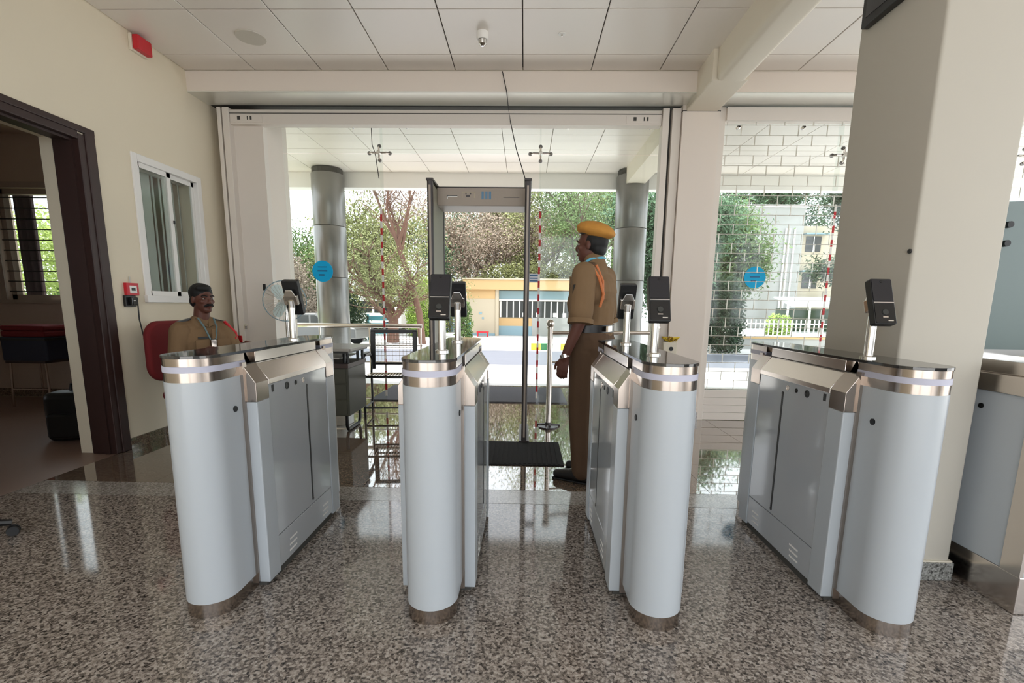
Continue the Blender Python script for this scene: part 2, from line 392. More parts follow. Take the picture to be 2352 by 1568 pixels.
# door frame
df = thing('door_1','dark brown wooden door frame open to the side room','door frame'); tag(df,kind='structure')
Y0, Y1, ZT = 2.45, 3.60, 2.36
B(XL-.19,XL+.012,Y1-.02,Y1+.05,0,ZT+.02).build('jamb','brown_wood',df,bevel=.006); B(XL-.19,XL+.012,Y0-.05,Y0+.02,0,ZT+.02).build('jamb','brown_wood',df,bevel=.006)
B(XL-.19,XL+.012,Y0+.02,Y1-.02,ZT-.02,ZT+.05).build('head','brown_wood',df,bevel=.006)
B(XL,XL+.022,Y1+.03,Y1+.11,0,ZT+.07).build('architrave','brown_wood',df,bevel=.006); B(XL,XL+.022,Y0-.11,Y0-.03,0,ZT+.07).build('architrave','brown_wood',df,bevel=.006)
B(XL,XL+.0222,Y0-.112,Y1+.112,ZT+.03,ZT+.0755).build('architrave','brown_wood',df,bevel=.006)
B(XL-.075,XL-.035,Y1-.035,Y1-.02,0,ZT-.02).build('door_stop','brown_wood',df)
B(XL-.075,XL-.035,Y0,Y1-.035,ZT-.035,ZT-.02).build('door_stop','brown_wood',df)
# window in left wall
w1 = thing('window_1','small white framed sliding window with vertical blinds in the cream wall','window',(XL,0,0)); tag(w1,kind='structure')
A0, A1, C0, C1 = 4.05, 4.90, 1.20, 2.40
B(-.06,.012,A0,A0+.06,C0,C1).build('frame_bar','upvc',w1,bevel=.004); B(-.06,.012,A1-.06,A1,C0,C1).build('frame_bar','upvc',w1,bevel=.004)
B(-.06,.012,A0+.06,A1-.06,C1-.06,C1).build('frame_bar','upvc',w1,bevel=.004); B(-.06,.03,A0-.01,A1+.01,C0-.01,C0+.05).build('sill','upvc',w1,bevel=.004)
for (a,b,dx) in ((A0+.05,A0+.45,-.03),(A0+.40,A1-.05,-.052)):
    sh = B(dx,dx+.02,a,a+.045,C0+.05,C1-.06).build('sash','upvc',w1)
    B(dx,dx+.02,b-.045,b,C0+.05,C1-.06).build('sash_bar','upvc',sh); B(dx,dx+.02,a,b,C0+.05,C0+.09).build('sash_bar','upvc',sh); B(dx,dx+.02,a,b,C1-.1,C1-.06).build('sash_bar','upvc',sh)
    B(dx+.008,dx+.012,a+.04,b-.04,C0+.09,C1-.1).build('pane','glass',sh)
B(-.008,.004,A0+.435,A0+.445,1.9,1.93).build('latch','black',w1)
for k in range(9):
    a = .5 if k % 3 else -.2
    mx = Matrix.Translation((-.16,A0+.09+k*.083,0)) @ Matrix.Rotation(a,4,'Z')
    MB().box(-.002,.002,-.04,.04,C0+.03,C1-.08,mx).build('blind_slat','blind',w1)
B(-.18,-.14,A0+.03,A1-.03,C1-.085,C1-.06).build('blind_rail','upvc',w1)
# ================================================================== SHUTTER, HEADER, RAILS
sh = thing('roller_shutter_box','cream roller shutter casing with guide rails around the entrance','shutter casing',(0,YF,0))
B(-3.02,1.33,.0,.10,2.985,3.125).build('casing','shutter_metal',sh,bevel=.004)
B(-3.02,1.33,-.004,.0,3.085,3.092).build('casing_seam','slab',sh)
for x0,x1 in ((-3.01,-2.68),(.98,1.31)):
    p = B(x0,x1,-.006,.0,3.0,3.075).build('motor_cover','shutter_metal',sh,bevel=.002)
    for dx,w in ((.07,.03),(.17,.012),(.2,.018)): B(x0+dx,x0+dx+w,-.008,-.006,3.025,3.06).build('stain','slab',p)
for x0,x1 in ((-3.14,-3.10),(-3.085,-3.02),(1.335,1.40),(1.43,1.515)): B(x0,x1,-.02,.08,0,3.14).build('guide_rail','shutter_metal',sh,bevel=.004)
B(-3.10,-3.085,.03,.08,0,3.14).build('rail_groove','slab',sh); B(1.40,1.43,.03,.08,0,3.14).build('rail_groove','slab',sh)
B(-3.02,-2.72,.06,.14,0,2.99).build('side_panel','shutter_metal',sh)
B(-2.83,-2.80,.05,.06,1.33,1.40).build('keyhole_cover','black',sh)
MB().lathe([(0,0),(.018,0),(.02,.03),(.008,.05),(0,.05)],12,(-3.0,-.03,.92)).build('lock_knob','steel_bright',sh)
# wire grille on the right bay
gr = thing('wire_shutter','pale wire grille shutter with staggered links lowered across the right bay','shutter',(0,YF,0))
GX0, GX1 = 1.95, 6.35
B(1.885,1.95,-.02,.08,0,3.15).build('guide_rail','shutter_metal',gr,bevel=.004)
nrod = 30
for k in range(nrod): MB().tube([(GX0,0,.345+k*.0945),(GX1,0,.345+k*.0945)],.0036,6).build('rod','rod',gr)
lk = MB()
for k in range(nrod-1):
    z = .345+k*.0945; x = GX0+.03+(.14 if k % 2 else 0)
    while x < GX1: lk.box(x-.0032,x+.0032,-.005,.005,z-.006,z+.1005); x += .28
tag(lk.build('wire_links','rod',gr),kind='stuff')
for k in range(4): MB().prism([(-.012,.0),(.012,.0),(.02,.03),(.02,.06),(.012,.078),(-.012,.078)],GX0,GX1,'x',Matrix.Translation((0,0,.005+k*.083))).build('bottom_slat','shutter_metal',gr)
B(GX0,GX1,-.05,.05,3.02,3.14).build('barrel_casing','shutter_metal',gr,bevel=.004)
# ================================================================== GLASS FRONT (kept outside the shutters)
gf = thing('glass_front','clear frameless glass front with steel spider fittings','glass wall',(0,YG,0)); tag(gf,kind='structure')
gx = [-2.76,-1.655,.15,1.52]; gx2 = [1.88,3.46,5.4,6.4]
def pane(a,b,z0,z1): B(a+.004,b-.004,-.006,.006,z0,z1).build('pane','glass',gf)
pane(-2.76,-1.655,.02,2.865); pane(.15,1.52,.02,2.865)
for a,b in ((-2.76,-1.655),(-1.655,.15),(.15,1.52)): pane(a,b,2.875,3.29)
for a,b in ((1.88,3.46),(3.46,5.4),(5.4,6.4)): pane(a,b,.02,2.865); pane(a,b,2.875,3.29)
for x in (-1.655,.15,3.46,5.4):
    B(x-.006,x+.006,.01,.09,2.35,3.29).build('glass_fin','glass',gf)
    sp = MB().lathe([(0,0),(.022,0),(.022,.05),(0,.05)],12,(x,-.02,2.87),Matrix.Rotation(PI/2,4,'X')).build('spider_fitting','steel_bright',gf)
    for (ax,az) in ((-.115,.0),(.115,.0),(0,.075),(0,-.075)):
        MB().tube([(x,-.04,2.87),(x+ax*.7,-.045,2.87+az*.7),(x+ax,-.02,2.87+az)],[.011,.010,.009],8).build('arm','steel',sp)
        MB().lathe([(0,0),(.021,0),(.021,.016),(0,.016)],12,(x+ax,-.008,2.87+az),Matrix.Rotation(PI/2,4,'X')).build('bolt','col_clad',sp)
for x in (-1.945,-1.343,-.153,.449,1.348,2.3,3.0,3.9): MB().lathe([(0,0),(.02,0),(.02,.03),(.012,.05),(0,.05)],12,(x,-.006,3.15),Matrix.Rotation(PI/2,4,'X')).build('glass_bolt','steel',gf)
def tape(x, z0, z1, y, label, lean=0.0):
    t = thing('warning_tape',label,'tape',(x,y,0),0,'red and white warning tapes on the glass edges')
    n = int((z1-z0)/.075)
    for k in range(n):
        a = z0+k*(z1-z0)/n; b = z0+(k+1)*(z1-z0)/n
        MB().box(-.012,.012,-.0015,.0015,a,b).build('red_band' if k % 2 else 'white_band','red_tape' if k % 2 else 'white_paint',t)
tape(-1.662,.1,2.29,YG-.010,'red and white striped tape on the glass edge behind the metal chair')
tape(.16,.1,2.26,YG-.010,'red and white striped tape on the glass edge next to the scanner arch')
tape(3.455,.3,2.36,YG-.010,'red and white striped tape seen through the wire shutter')
def sticker(x, z, label):
    t = thing('glass_sticker',label,'sticker',(x,YG-.009,z),0,'round blue stickers on the glass')
    MB().lathe([(0,0),(.122,0),(.122,.002),(0,.002)],40,(0,0,0),Matrix.Rotation(PI/2,4,'X')).build('disc','cyan',t)
    for (a,b,c,w) in ((-.055,.05,.045,.010),(-.06,.055,-.002,.016),(-.045,.02,-.05,.018)): B(a,b,-.0035,-.0022,c,c+w).build('text_line','cyan_mark',t)
sticker(-2.371,1.571,'round blue sticker on the glass in front of the grey round column')
sticker(2.635,1.555,'round blue sticker seen through the wire shutter')
nt_ = thing('notice_sticker','small white notice with blue lines beside the striped tape','sticker',(.10,YG-.009,1.52))
B(-.055,.055,-.001,.001,-.05,.05).build('sheet','sheet_white',nt_)
for k in range(3): B(-.047,.047,-.002,-.001,.022-k*.03,.034-k*.03).build('text_line','cyan_mark',nt_)
mat('navy', (28,30,48), 0.6); mat('wing_grey', (104,118,116), 0.25); mat('column_dark', (110,110,110), .4)
# ================================================================== CANOPY AND OUTDOOR SETTING
cz = 3.30
can = struct(B(-4.4,8,5.805,8.3,cz+.03,cz+.35).build('canopy_roof','beam'), 'deep entrance canopy roof outside the glass front', 'canopy')
tmc = None
for i in range(-6, 12):
    for j in range(4):
        if tmc is None: o = B(.004,.616,.004,.576,0,.02).build('canopy_tile','tile_panel',can); tmc = o.data
        else: o = bpy.data.objects.new('canopy_tile',tmc); COL.objects.link(o); o.parent = can
        o.location = (-.31+.62*i, 5.80+.58*j, cz)
B(-4.4,8,8.12,8.30,3.06,3.36).build('fascia','white_paint',can,bevel=.01)
struct(B(1.52,1.80,5.81,8.10,3.06,3.30).build('canopy_beam','beam'), 'cream canopy beam meeting the round outer column', 'beam')
def round_col(x, y, label):
    t = thing('round_column',label,'column',(x,y,0),0,'grey round canopy columns'); tag(t,kind='structure')
    for k in range(4): MB().lathe([(0,.02+k*.8),(.247,.02+k*.8),(.25,.025+k*.8),(.25,.805+k*.8),(.247,.81+k*.8),(0,.81+k*.8)],40).build('cladding_drum','col_clad',t,smooth=True)
    MB().lathe([(0,-.3),(.235,-.3),(.235,3.29),(0,3.29)],24).build('core','slab',t)
round_col(-3.16,7.95,'round grey metal clad column outside left behind the blue sticker')
round_col(1.66,7.95,'round grey metal clad column outside behind the standing guard')
# ground outside
prof = [(7.2,0),(9.2,-.02),(10.2,-.05)]
g = MB(); xs = (-60,60)
def strip(mb, pr):
    for (a,za_),(b,zb) in zip(pr,pr[1:]): mb.add([(xs[0],a,za_),(xs[1],a,za_),(xs[1],b,zb),(xs[0],b,zb)],[(0,1,2,3)])
    return mb
struct(strip(MB(),prof).build('forecourt_paving','concrete'),'pale concrete forecourt in bright sun outside','paving')
struct(strip(MB(),[(10.2,-.05),(13,-.2),(16.5,-.33)]).build('driveway','asphalt'),'light grey driveway crossing outside the forecourt','road')
struct(strip(MB(),[(16.5,-.33),(19.5,-.35),(70,-.4)]).build('far_ground','concrete'),'pale sunlit ground around the outbuildings','ground')
struct(MB().box(-60,-8.5,19,60,-.5,-.30).build('verge','grass'),'grass verge under the trees across the driveway','grass')
struct(MB().box(XL-30,XL-.35,6.0,10,-.2,-.02).build('side_garden','grass'),'grass beside the building past the side room','grass')
struct(MB().box(XR+.2,XR+40,-30,7.2,-.2,-.02).build('side_yard','concrete'),'pale paving beside the lobby','paving')
struct(MB().box(-40,40,-40,YB-.2,-.2,-.02).build('rear_yard','concrete'),'pale paving behind the lobby','paving')
# ------------------------------------------------------------------ trees
def rnd(a, b): return random.uniform(a, b)
def leaves(mb, c, spread, n, size):
    for _ in range(n):
        p = Vector((random.gauss(0,1)*spread[0], random.gauss(0,1)*spread[1], random.gauss(0,1)*spread[2]))+c
        u = Vector((rnd(-1,1),rnd(-1,1),rnd(-1,1))).normalized(); w = u.orthogonal().normalized(); s = size*rnd(.6,1.3)
        mb.add([p-u*s, p+w*s*.45, p+u*s, p-w*s*.45],[(0,1,2,3)])
def tree(name, label, base, trunk, n_limbs, reach, leaf, n_leaf, leaf_size, bark='bark', r0=.16, up=.6, sub=4, group='trees beyond the driveway', twigs=True, clump=.45):
    t = thing(name,label,'tree',base,0,group)
    wood = MB(); fol = MB(); tw = MB(); tips = []
    wood.tube(trunk,[r0*(1-.45*k/(len(trunk)-1)) for k in range(len(trunk))],9)
    top = Vector(trunk[-1])
    for k in range(n_limbs):
        a = 2*PI*k/n_limbs+rnd(-.3,.3); L = reach*rnd(.7,1.15)
        st = Vector(trunk[-1 if k % 3 else -2]); d = Vector((math.cos(a),math.sin(a)*.8,up*rnd(.5,1.6))).normalized()
        pts = [st]
        for q in range(4):
            d = (d+Vector((rnd(-.35,.35),rnd(-.35,.35),rnd(-.1,.35)))).normalized(); pts.append(pts[-1]+d*L/4)
        wood.tube(pts,[r0*.5,r0*.4,r0*.3,r0*.2,r0*.1],6)
        for q in range(1,5):
            for _ in range(sub):
                e = (d+Vector((rnd(-1,1),rnd(-1,1),rnd(-.4,.9)))).normalized(); l = L*rnd(.2,.45)
                m1 = pts[q]+e*l*.5+Vector((rnd(-.1,.1),)*3); m2 = pts[q]+e*l+Vector((0,0,rnd(-.1,.2)))
                wood.tube([pts[q],m1,m2],[r0*.14,r0*.09,r0*.04],4); tips += [m1,m2]
                if twigs:
                    for _ in range(3):
                        e2 = (e+Vector((rnd(-1,1),rnd(-1,1),rnd(-.6,.9)))).normalized()
                        tw.tube([m1,m1+e2*l*rnd(.3,.6)],[r0*.05,r0*.02],3,False); tips.append(m1+e2*l*.5)
    wood.build('trunk',bark,t,smooth=True)
    if twigs: tag(tw.build('twigs','twig',t),kind='stuff')
    if n_leaf and tips:
        per = max(1,n_leaf//len(tips))
        for p in tips: leaves(fol,p,(clump,clump,clump*.7),per,leaf_size)
        tag(fol.build('foliage',leaf,t),kind='stuff')
    return t
def bush(name, label, base, r, leaf, n, size, cat='bush', group='bushes beyond the driveway'):
    t = thing(name,label,cat,base,0,group); st = MB()
    for k in range(7): st.tube([(0,0,0),(rnd(-.4,.4)*r[0],rnd(-.4,.4)*r[1],r[2]*rnd(.5,1.1))],[.03,.008],5)
    st.build('stems','twig',t); f = MB()
    for _ in range(n):
        a = rnd(0,2*PI); z = rnd(0,1); rr = math.sqrt(rnd(.15,1))*math.sqrt(max(.05,1-(z-.35)**2*1.6))
        p = Vector((math.cos(a)*rr*r[0],math.sin(a)*rr*r[1],z*r[2]*1.1))
        leaves(f,p,(.06*r[0],.06*r[1],.06*r[2]),2,size)
    tag(f.build('foliage',leaf,t),kind='stuff')
    return t
Z0 = -.35
# the two bare reddish trees left of the scanner arch
tree('bare_tree','low forked reddish tree left of the scanner arch behind the striped tape',(-5.4,19.6,Z0),[(0,0,0),(.05,0,.9),(-.1,.1,1.5)],7,3.1,'leaf_olive',9000,.05,'bark_red',.26,.55,5,clump=.3)
tree('slanting_tree','tall slanting reddish tree with bare forked limbs beside the scanner arch',(-4.05,19,Z0),[(0,0,0),(-.1,0,1.2),(-.45,.1,2.5),(-.8,.1,3.5),(-.85,0,3.9)],5,3.6,'leaf_dry',2600,.05,'bark_red',.15,1.9,4,clump=.3)
# canopy of thin olive trees behind the guard house
for k,(x,y,h,l,lf,n) in enumerate([(-8.6,27,4.4,'wide pale olive tree behind the low forked tree','leaf_olive',16000),(-3.2,33,6.2,'thin dry branched tree seen through the scanner arch','leaf_dry',12000),
    (.6,34,6.6,'pale olive tree rising behind the flat roofed guard house','leaf_olive',16000),(4.4,31,7.4,'tall green tree behind the standing guard','leaf_green',18000),(-13.5,30,3.6,'spreading green tree at the far left of the glass','leaf_green',16000),
    (-6.0,36,5.6,'grey green tree far behind the slanting tree','leaf_bluegreen',15000),(-1.4,42,9.5,'tall grey twiggy tree framed by the scanner arch','leaf_dry',20000),(2.4,44,10.5,'tall thin olive tree behind the right post of the arch','leaf_olive',20000),(7.0,40,10.5,'tall dark green tree above the round column behind the guard','leaf_green',24000),(-5.2,46,9.0,'tall pale tree behind the left post of the arch','leaf_olive',18000)]):
    tree('tall_tree',l,(x,y,-.4),[(0,0,0),(rnd(-.2,.2),0,h*.3),(rnd(-.4,.4),0,h*.62)],8,h*.75,lf,n,.085,'bark',.22,.75,4,clump=.55)
tree('leafy_tree','dark leafy tree over the round outer column right of the guard',(4.6,15.5,-.3),[(0,0,0),(.1,0,1.5),(.05,0,2.8)],9,2.0,'leaf_bluegreen',30000,.07,'bark',.16,.8,4,clump=.35)
tree('leafy_tree','bright and dark leaved tree behind the left half of the wire shutter',(7.5,19.5,-.35),[(0,0,0),(.1,0,1.6),(-.1,0,3.0)],10,2.0,'leaf_green',40000,.075,'bark',.16,.9,4,clump=.32)
tree('leafy_tree','dark dense tree above the white building at the wire shutter',(20.4,31,-.4),[(0,0,0),(.1,0,3.2),(.1,0,6.6)],9,2.6,'leaf_dark',16000,.12,'bark',.25,.6,4,clump=.5)
tree('leafy_tree','grey green tree top behind the white building',(25.5,52,-.4),[(0,0,0),(.1,0,6.5),(.1,0,11.5)],9,5.5,'leaf_bluegreen',26000,.17,'bark',.3,.6,4,clump=.9)
bush('bush','brownish dry bush seen behind the fan',(-9.6,18.5,Z0),(1.7,1.2,2.9),'leaf_dry',9000,.05)
bush('bush','dark green shrub behind the fan and the parked car',(-8.3,20.5,Z0),(1.6,1.0,1.9),'leaf_dark',6000,.055)
bush('bush','bright lime shrub between the two reddish trees',(-4.9,24,Z0),(1.0,.8,2.4),'leaf_bright',5000,.06)
bush('bush','olive hedge right behind the low forked tree',(-7.0,28,Z0),(3.0,1.0,2.6),'leaf_olive',12000,.07)
bush('bush','low green hedge behind the guard house roof',(1.0,31,Z0),(5.0,1.0,3.6),'leaf_olive',15000,.08)
bush('bush','small bush growing at the guard house corner',(-2.9,23,Z0),(.45,.4,1.5),'leaf_green',500,.09)
bush('bush','low dark shrub before the white building under the leafy tree',(6.9,17.2,-.3),(.8,.7,2.2),'leaf_dark',5200,.06)
bush('bush','round bright bush before the white building',(15.6,30,-.4),(.8,.7,1.1),'leaf_bright',700,.10)
bush('bush','garden bush filling the side room window view',(-8.8,9.8,-.1),(2.4,1.2,2.6),'leaf_pale',9000,.05)
bush('bush','green shrub under the side room window',(-7.4,8.6,-.1),(1.2,.8,1.4),'leaf_green',4200,.05)
# ------------------------------------------------------------------ guard house across the drive
gh = thing('guard_house','flat roofed yellow guard house with barred window across the driveway','building',(0,25,Z0))
B(-3.0,-1.40,0,4,0,2.35).build('wall','cream_wall',gh); B(-1.40,4.4,.5,4,0,2.35).build('wall','cream_wall',gh)
B(-1.50,-1.34,-.05,.5,0,2.35).build('pillar','cream_wall',gh)
B(-3.15,4.5,-.25,4.2,2.35,2.85).build('parapet','yellow_wall',gh,bevel=.02); B(-3.2,4.55,-.32,4.3,2.85,2.92).build('coping','cream_wall',gh)
B(-3.0,-1.52,-.012,0,1.9,2.35).build('band','yellow_wall',gh)
B(-3.0,-1.52,-.02,0,0,.12).build('plinth','blue_grey',gh)
B(-1.34,.4,.40,.5,0,.5).build('plinth','blue_grey',gh); B(-1.34,.4,.40,.5,.5,.9).build('dado','yellow_wall',gh)
B(.4,4.4,.38,.5,0,.95).build('low_wall','bldg_white',gh)
B(-1.34,4.4,.38,.5,1.88,2.32).build('rolled_shutter','blue_grey',gh); B(-1.34,4.4,.35,.42,1.8,1.88).build('lintel','white_paint',gh)
wn_ = B(-1.3,3.4,.46,.5,.95,1.78).build('window','dark_window',gh)
for k in range(14): B(-1.28+k*.33,-1.22+k*.33,.43,.46,.95,1.78).build('bar','white_paint',wn_)
for x in (-.1,.6,1.5,2.0): B(x,x+.18,.42,.45,.98,1.2).build('window_paper','white_paint',wn_)
B(-2.35,-2.2,-.02,0,1.1,1.2).build('wall_box','blue_grey',gh); B(-2.2,-2.1,-.02,0,.85,.95).build('wall_box','blue_grey',gh)
bn = thing('bin','teal bin standing at the guard house corner','bin',(-2.75,23.5,Z0)); MB().prism(rrect(-.12,.12,-.12,.12,.03),0,.75).build('tub','teal_paint',bn); B(-.14,.14,-.14,.14,.75,.8).build('lid','green_paint',bn)
MB().prism(rrect(-.05,.05,-.05,.05,.02),.8,.9).build('handle','green_paint',bn)
rbx = thing('low_bench','low red bench in front of the guard house','bench',(-2.1,24.3,Z0)); B(-.3,.3,-.15,.15,.18,.26).build('seat','red',rbx)
for x in (-.25,.25): B(x-.03,x+.03,-.12,.12,0,.18).build('leg','red',rbx)
# striped kerb
kb = thing('striped_kerb','yellow and green striped kerb along the driveway','kerb',(0,17.0,-.34))
for k in range(18): B(.25+k*.35,.59+k*.35,-.12,.12,0,.24).build('kerb_block',('yellow_paint','green_paint','white_paint')[k % 3],kb)
# cars and hut at left
def vehicle(name, label, loc, rz, L, Hh, body, cat):
    t = thing(name,label,cat,loc,rz); w = .8
    if cat == 'van': pr = [(-L/2,.3),(L/2,.3),(L/2,Hh*.5),(L/2-.25,Hh*.95),(L/2-.4,Hh),(-L/2+.1,Hh),(-L/2,Hh*.9)]
    else: pr = [(-L/2,.3),(L/2,.3),(L/2,.68),(L/2-.9,.8),(L/2-1.5,Hh),(-L/2+.8,Hh),(-L/2+.1,.85),(-L/2,.7)]
    MB().prism(pr,-w,w,'y').build('bodywork',body,t,bevel=.05)
    if cat == 'van':
        for k in range(4): B(-L/2+.3+k*(L-.9)/4,-L/2+.3+(k+.86)*(L-.9)/4,-w-.01,-w+.01,Hh*.55,Hh*.86).build('window','dark_window',t)
    else:
        for a,b in ((-L/2+.85,-.05),(.03,L/2-1.5)): MB().prism([(a-.25 if a < -.5 else a,.86),(b+.35 if b > 0 else b,.86),(b,Hh-.07),(a,Hh-.07)],-w-.01,-w+.01,'y').build('window','dark_window',t)
    for x in (-L/2+.7,L/2-.7):
        for y in (-w+.02,w-.02): MB().lathe([(0,-.1),(.3,-.1),(.32,-.06),(.32,.06),(.3,.1),(0,.1)],18,(x,y,.32),Matrix.Rotation(PI/2,4,'X')).build('wheel','black',t)
vehicle('van','white van with dark windows parked left of the striped tape',(-8.6,26,Z0),.05,4.2,2.0,'white_paint','van')
vehicle('car','pale car parked behind the fan and round column',(-10.0,22.5,Z0),.1,4.0,1.42,'white_paint','car')
vehicle('car','dark car parked low behind the railing',(-7.6,17.9,Z0),-.1,3.4,1.2,'col_clad','car')
br = thing('barricade','light teal slatted barricade beside the low forked tree','barricade',(-6.3,21,Z0))
for z in (.25,.55,.85): B(-.6,.6,-.03,.03,z,z+.18).build('board','teal_paint',br)
for x in (-.55,.55): B(x-.04,x+.04,-.03,.05,0,1.1).build('post','teal_paint',br)
ht = thing('hut','small cream hut between the two reddish trees','hut',(-5.9,27,Z0)); B(-.35,.45,0,1,0,1.55).build('wall','cream_wall',ht); B(-.5,.65,-.15,1.15,1.55,1.65).build('roof','white_paint',ht); B(.1,.32,-.01,0,0,1.2).build('door','blue_grey',ht)
fs = thing('sheet_fence','pale blue sheet fence behind the slanting tree','fence',(-4.9,28,Z0))
for k in range(7): B(-.7+k*.3,-.42+k*.3,0,.03,0,1.05).build('sheet','blue_grey',fs)
# white building on the right
wb_ = thing('white_building','white rendered building seen through the wire shutter','building',(0,40,-.5))
B(15.0,22.0,0,8,0,9.6).build('wall','bldg_white',wb_); B(22.0,32,.6,8,0,8.3).build('wall','cream_wall',wb_); B(14.9,22.1,-.1,8.1,9.6,9.8).build('coping','white_paint',wb_)
for x in (20.6,20.9,21.3): MB().tube([(x,-.08,0),(x,-.08,8)],.06,6).build('drain_pipe','white_paint',wb_)
for (x,z) in ((23.2,3.4),(23.2,6.3)):
    w_ = B(x-.6,x+.6,.55,.6,z,z+1.2).build('window','dark_window',wb_); B(x-.03,x+.03,.5,.55,z,z+1.2).build('mullion','white_paint',w_); B(x-.9,x+.9,0,.6,z+1.3,z+1.4).build('window_hood','blue_grey',w_)
B(22.3,25.4,-.3,.6,2.25,2.5).build('porch_hood','blue_grey',wb_)
aw = thing('shed','low shed with pale sheet roof in front of the white building','shed',(20.4,34,-.45))
for x in (-2.2,-.7,.9,2.3): B(x-.05,x+.05,-.05,.05,0,1.9).build('post','white_paint',aw)
MB().prism([(-1.3,1.8),(1.3,2.45),(1.3,2.52),(-1.3,1.87)],-2.6,2.6,'x').build('roof_sheet','awning',aw); B(-2.4,2.4,1.2,1.25,0,1.7).build('back_wall','leaf_dark',aw)
fn = thing('picket_fence','thin pale picket fence before the white building','fence',(11,22,-.38))
for k in range(34): B(-3.4+k*.2,-3.36+k*.2,-.015,.015,0,1.1).build('picket','white_paint',fn)
for z in (.3,.9): B(-3.45,3.4,.015,.04,z,z+.05).build('rail','white_paint',fn)
bk = thing('low_boundary_wall','low pale wall with yellow coping under the picket fence','wall',(11,19,-.36)); B(-4,6,-.1,.1,0,.42).build('wall','bldg_white',bk); B(-4.05,6.05,-.14,.14,.42,.5).build('coping','yellow_wall',bk)
# ================================================================== RAILING AND MATS
rl = thing('steel_railing','stainless steel pipe railing outside along the left glass','railing',(0,6.8,0))
MB().tube([(-3.9,0,.89),(-1.45,0,.90)],.03,10).build('handrail','steel',rl,smooth=True)
for z in (.62,.38,.15): MB().tube([(-3.9,0,z),(-1.45,0,z)],.011,8).build('rail','steel',rl,smooth=True)
for x in (-3.85,-2.92,-2.2,-1.47): MB().tube([(x,0,0),(x,0,.89)],.014,8).build('post','steel',rl,smooth=True)
tag(MB().prism(rrect(-1.93,.55,5.88,7.02,.02),0.0,.014).build('door_mat','mat_grey'),'large dark grey door mat outside the glass doorway','mat')
mt = thing('scanner_mat','black ribbed rubber mat in front of the scanner arch','mat',(0,0,0))
MB().prism(rrect(-.84,.32,3.50,4.13,.01),0,.008).build('base','rubber',mt)
for k in range(30): B(-.82+k*.0377,-.80+k*.0377,3.52,4.11,.008,.011).build('rib','rubber',mt)
